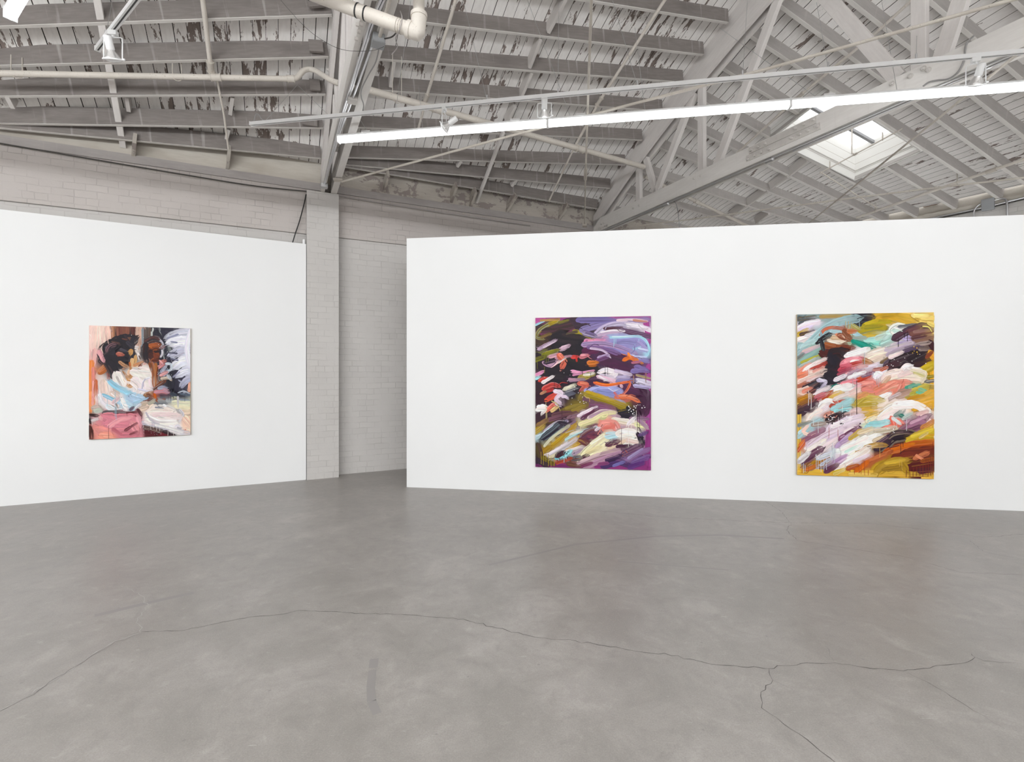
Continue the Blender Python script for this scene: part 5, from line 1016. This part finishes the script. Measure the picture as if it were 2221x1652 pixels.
        stroke([min((a*(1-f)+b2*f)*g_, .93) for a, b2 in zip(c_, gg)], w, [(x-dx*le/2, y-dy*le/2), (x-dy*bend, y+dx*bend), (x+dx*le/2, y+dy*le/2)])
    for _ in range(150): dab(26, 58, (1.2, 2.6))
    prevc = S[0][0]
    for c_, w, pts in S:
        stroke(c_, w, pts, mixc=prevc, tail=.35)
        for q_ in range(2 if w > 24 else 1):
            o_ = rnd.uniform(-.40, .40)*w; ww = w*rnd.uniform(.08, .20); d = V((pts[-1][0]-pts[0][0], pts[-1][1]-pts[0][1], 0)); d = d.normalized() if d.length else V((1, 0, 0)); pr = V((-d.y, d.x, 0))*o_
            sh = d*rnd.uniform(-.3, .3)*w
            under_c = ground(pts[0][0]+pr.x*2, pts[0][1]+pr.y*2); f = rnd.random()*.6
            cc = [a*(1-f)+b2*f for a, b2 in zip(c_, under_c)]; g_ = rnd.choice((.75, .87, 1.15, 1.3))
            stroke([min(x_*g_, .93) for x_ in cc], ww, [(p[0]+pr.x+sh.x, p[1]+pr.y+sh.y) for p in pts], ns=2, tail=.8)
        prevc = c_
    for _ in range(90): dab(4, 11, (5, 12))
    for item in drips.split('|'):
        f = item.split(); c_ = srgb(f[0]); w = float(f[1])*.68
        for a in f[2:]:
            x, ya, yb = [float(q_) for q_ in a.split(',')]
            stroke(c_, w, [(x, ya), (x+rnd.uniform(-1.5, 1.5), (ya+yb)/2), (x+rnd.uniform(-2, 2), yb)], rag=0, ns=1, var=.05)
    for item in dots.split('|'):
        f = item.split(); c_ = srgb(f[0]); n, r_ = int(f[1]), float(f[2]); xa, ya, xb, yb = [float(q_) for q_ in f[3].split(',')]
        for _ in range(n):
            x, y, rr = rnd.uniform(xa, xb), rnd.uniform(ya, yb), r_*rnd.uniform(.3, 1.0); k0 = lay[0]
            vs = [P(x+rr*math.cos(a*math.pi/3), y+rr*math.sin(a*math.pi/3), k0) for a in range(6)]
            m.add(vs, [tuple(range(5, -1, -1))]); cols.append(list(c_))
        lay[0] += 1
    m.c = cols; ob = m.build('paint_layer', M['paint'], T); return T
lw = (A, V((dAB.y, -dAB.x, 0))); rw = (A2, V((d2.y, -d2.x, 0)))
paint('painting', 'small figurative painting of two people at a table, hung on the left partition',
      [(192.2, 704.2), (412.4, 713.2), (413.7, 943.7), (194.2, 951.8)], [(122, 133), (1335, 183), (1342, 1452), (133, 1497)], P1, None,
      'b03828 6 330,700,780 345,710,800 360,720,790|8cc0d2 7 425,930,1230 335,1000,1100 440,1100,1260|dfe6ea 6 520,1000,1080 490,1010,1090|2e3644 6 1270,960,1055 1220,980,1020 1060,960,1040 1090,970,1050 1130,980,1040|e8dcd8 7 850,1300,1380 880,1310,1370 920,1330,1400 1060,1390,1460 1130,1400,1470 960,1350,1400|3a1a20 6 740,1200,1260 565,1180,1220 355,1330,1490|e8a8a8 5 175,830,1090 225,900,1100|5c3a38 5 790,980,1010 810,980,1020 840,960,1000|d89078 6 235,1330,1390 200,1300,1380',
      'f0ecf0 26 4 900,330,1140,700|f0f0f4 14 4 1030,400,1180,840|c8c0c8 24 4 760,1340,980,1460|241f27 10 5 420,940,640,1060|f4f0f0 8 4 600,200,780,480|b02c2c 8 5 1240,1385,1300,1400', 'edge', lw, .030, .16)
paint('painting', 'dark purple abstract painting with sweeping brush strokes, left one on the right partition',
      [(1161.7, 689), (1412.2, 685.2), (1411.6, 1019.5), (1160.8, 1012.2)], [(97, 85), (1215, 68), (1212, 1560), (93, 1527)], P2, None,
      'a8d4e2 6 862,280,370 872,290,345 884,290,340 1100,290,315|1e1822 6 780,545,650 803,545,635 560,560,640 640,620,660|7a7a24 6 205,440,520 225,440,510 190,430,470 115,490,580 185,560,620|3a1c2c 6 360,870,1100 285,700,760 320,730,780|dcd4a4 9 541,1115,1185|e8e0d8 7 1000,1100,1330 1030,1060,1150 1075,980,1200 980,1110,1140|4a2440 6 1085,960,1240 1105,1000,1180 935,1150,1360|a0d8e0 8 380,1410,1485 400,1400,1452 325,1440,1465|b0942c 7 150,1380,1500 175,1380,1510 200,1390,1480 225,1400,1520 250,1430,1530 280,1440,1520|241c2c 8 110,1440,1520 130,1460,1530 210,1460,1520 235,1470,1525|d8c890 6 200,890,1060 210,990,1050|cfa060 6 628,860,900 1050,640,720|a08a2c 6 575,800,850|1a1a20 6 1100,1200,1330 1130,1220,1320',
      'f4eef0 22 7 1000,935,1060,1035|f4eef0 10 6 1060,925,1160,960|f0ecec 14 5 430,780,620,950|f0ecec 5 5 340,590,470,700|d8602c 6 6 930,1370,1010,1420|1c1622 20 7 300,1380,520,1450|2a2030 24 8 1090,1220,1160,1320', 'edge', rw)
paint('painting', 'bright abstract painting with yellow edges and pink strokes, right one on the right partition',
      [(1728.9, 681.8), (2025.3, 677), (2025.7, 1038.2), (1728.9, 1030)], [(78, 90), (1302, 70), (1304, 1562), (78, 1528)], P3, None,
      '2a1620 8 620,680,985|f4f0ee 7 180,770,905 205,800,935 192,790,850 180,580,640|c8a050 6 520,150,215 545,150,210 570,160,220 825,1280,1370 1000,1380,1450 1020,1400,1500|a8c0c8 6 643,130,210 690,430,540|241c28 7 990,300,380 1070,240,330 1045,260,305 1010,1230,1340 1032,1230,1275|98dcd0 6 790,330,380 810,330,370 830,330,375|b8b0b8 6 800,650,720 815,660,740 830,650,700 585,650,740 720,600,620|d8e0e0 6 975,1010,1110 1060,1020,1130 270,1050,1150 225,1030,1080|c8ccd4 7 250,1340,1460 270,1350,1480 295,1370,1500 320,1380,1490 345,1370,1480 400,1240,1370 420,1290,1420 135,1420,1510 150,1440,1500|7a2c20 7 1290,1230,1520 1270,1360,1530 1250,1380,1540 1230,1380,1520 1205,1420,1540 1180,1430,1530 1150,1450,1535 1120,1460,1540 1090,1470,1540 1060,1480,1545|b05028 7 690,1400,1530 660,1420,1520 640,1430,1510 560,1440,1500 725,1480,1530 600,1450,1520 120,1460,1510 180,1440,1500|f0e8e8 6 490,900,1010 455,1010,1160 560,960,1010|b0483c 5 368,1100,1200 450,1120,1190',
      'f4eef0 18 5 880,380,1240,560|f0c040 6 7 1090,360,1160,450|2a1c24 40 8 345,965,500,1085|f4f0f0 18 6 350,1000,420,1080|f4f4f4 14 6 870,1110,960,1150|f4f0ee 16 5 180,1220,420,1440|2a1c24 10 6 600,1060,660,1110', 'edge', rw)
print('objects', len(scene.objects))
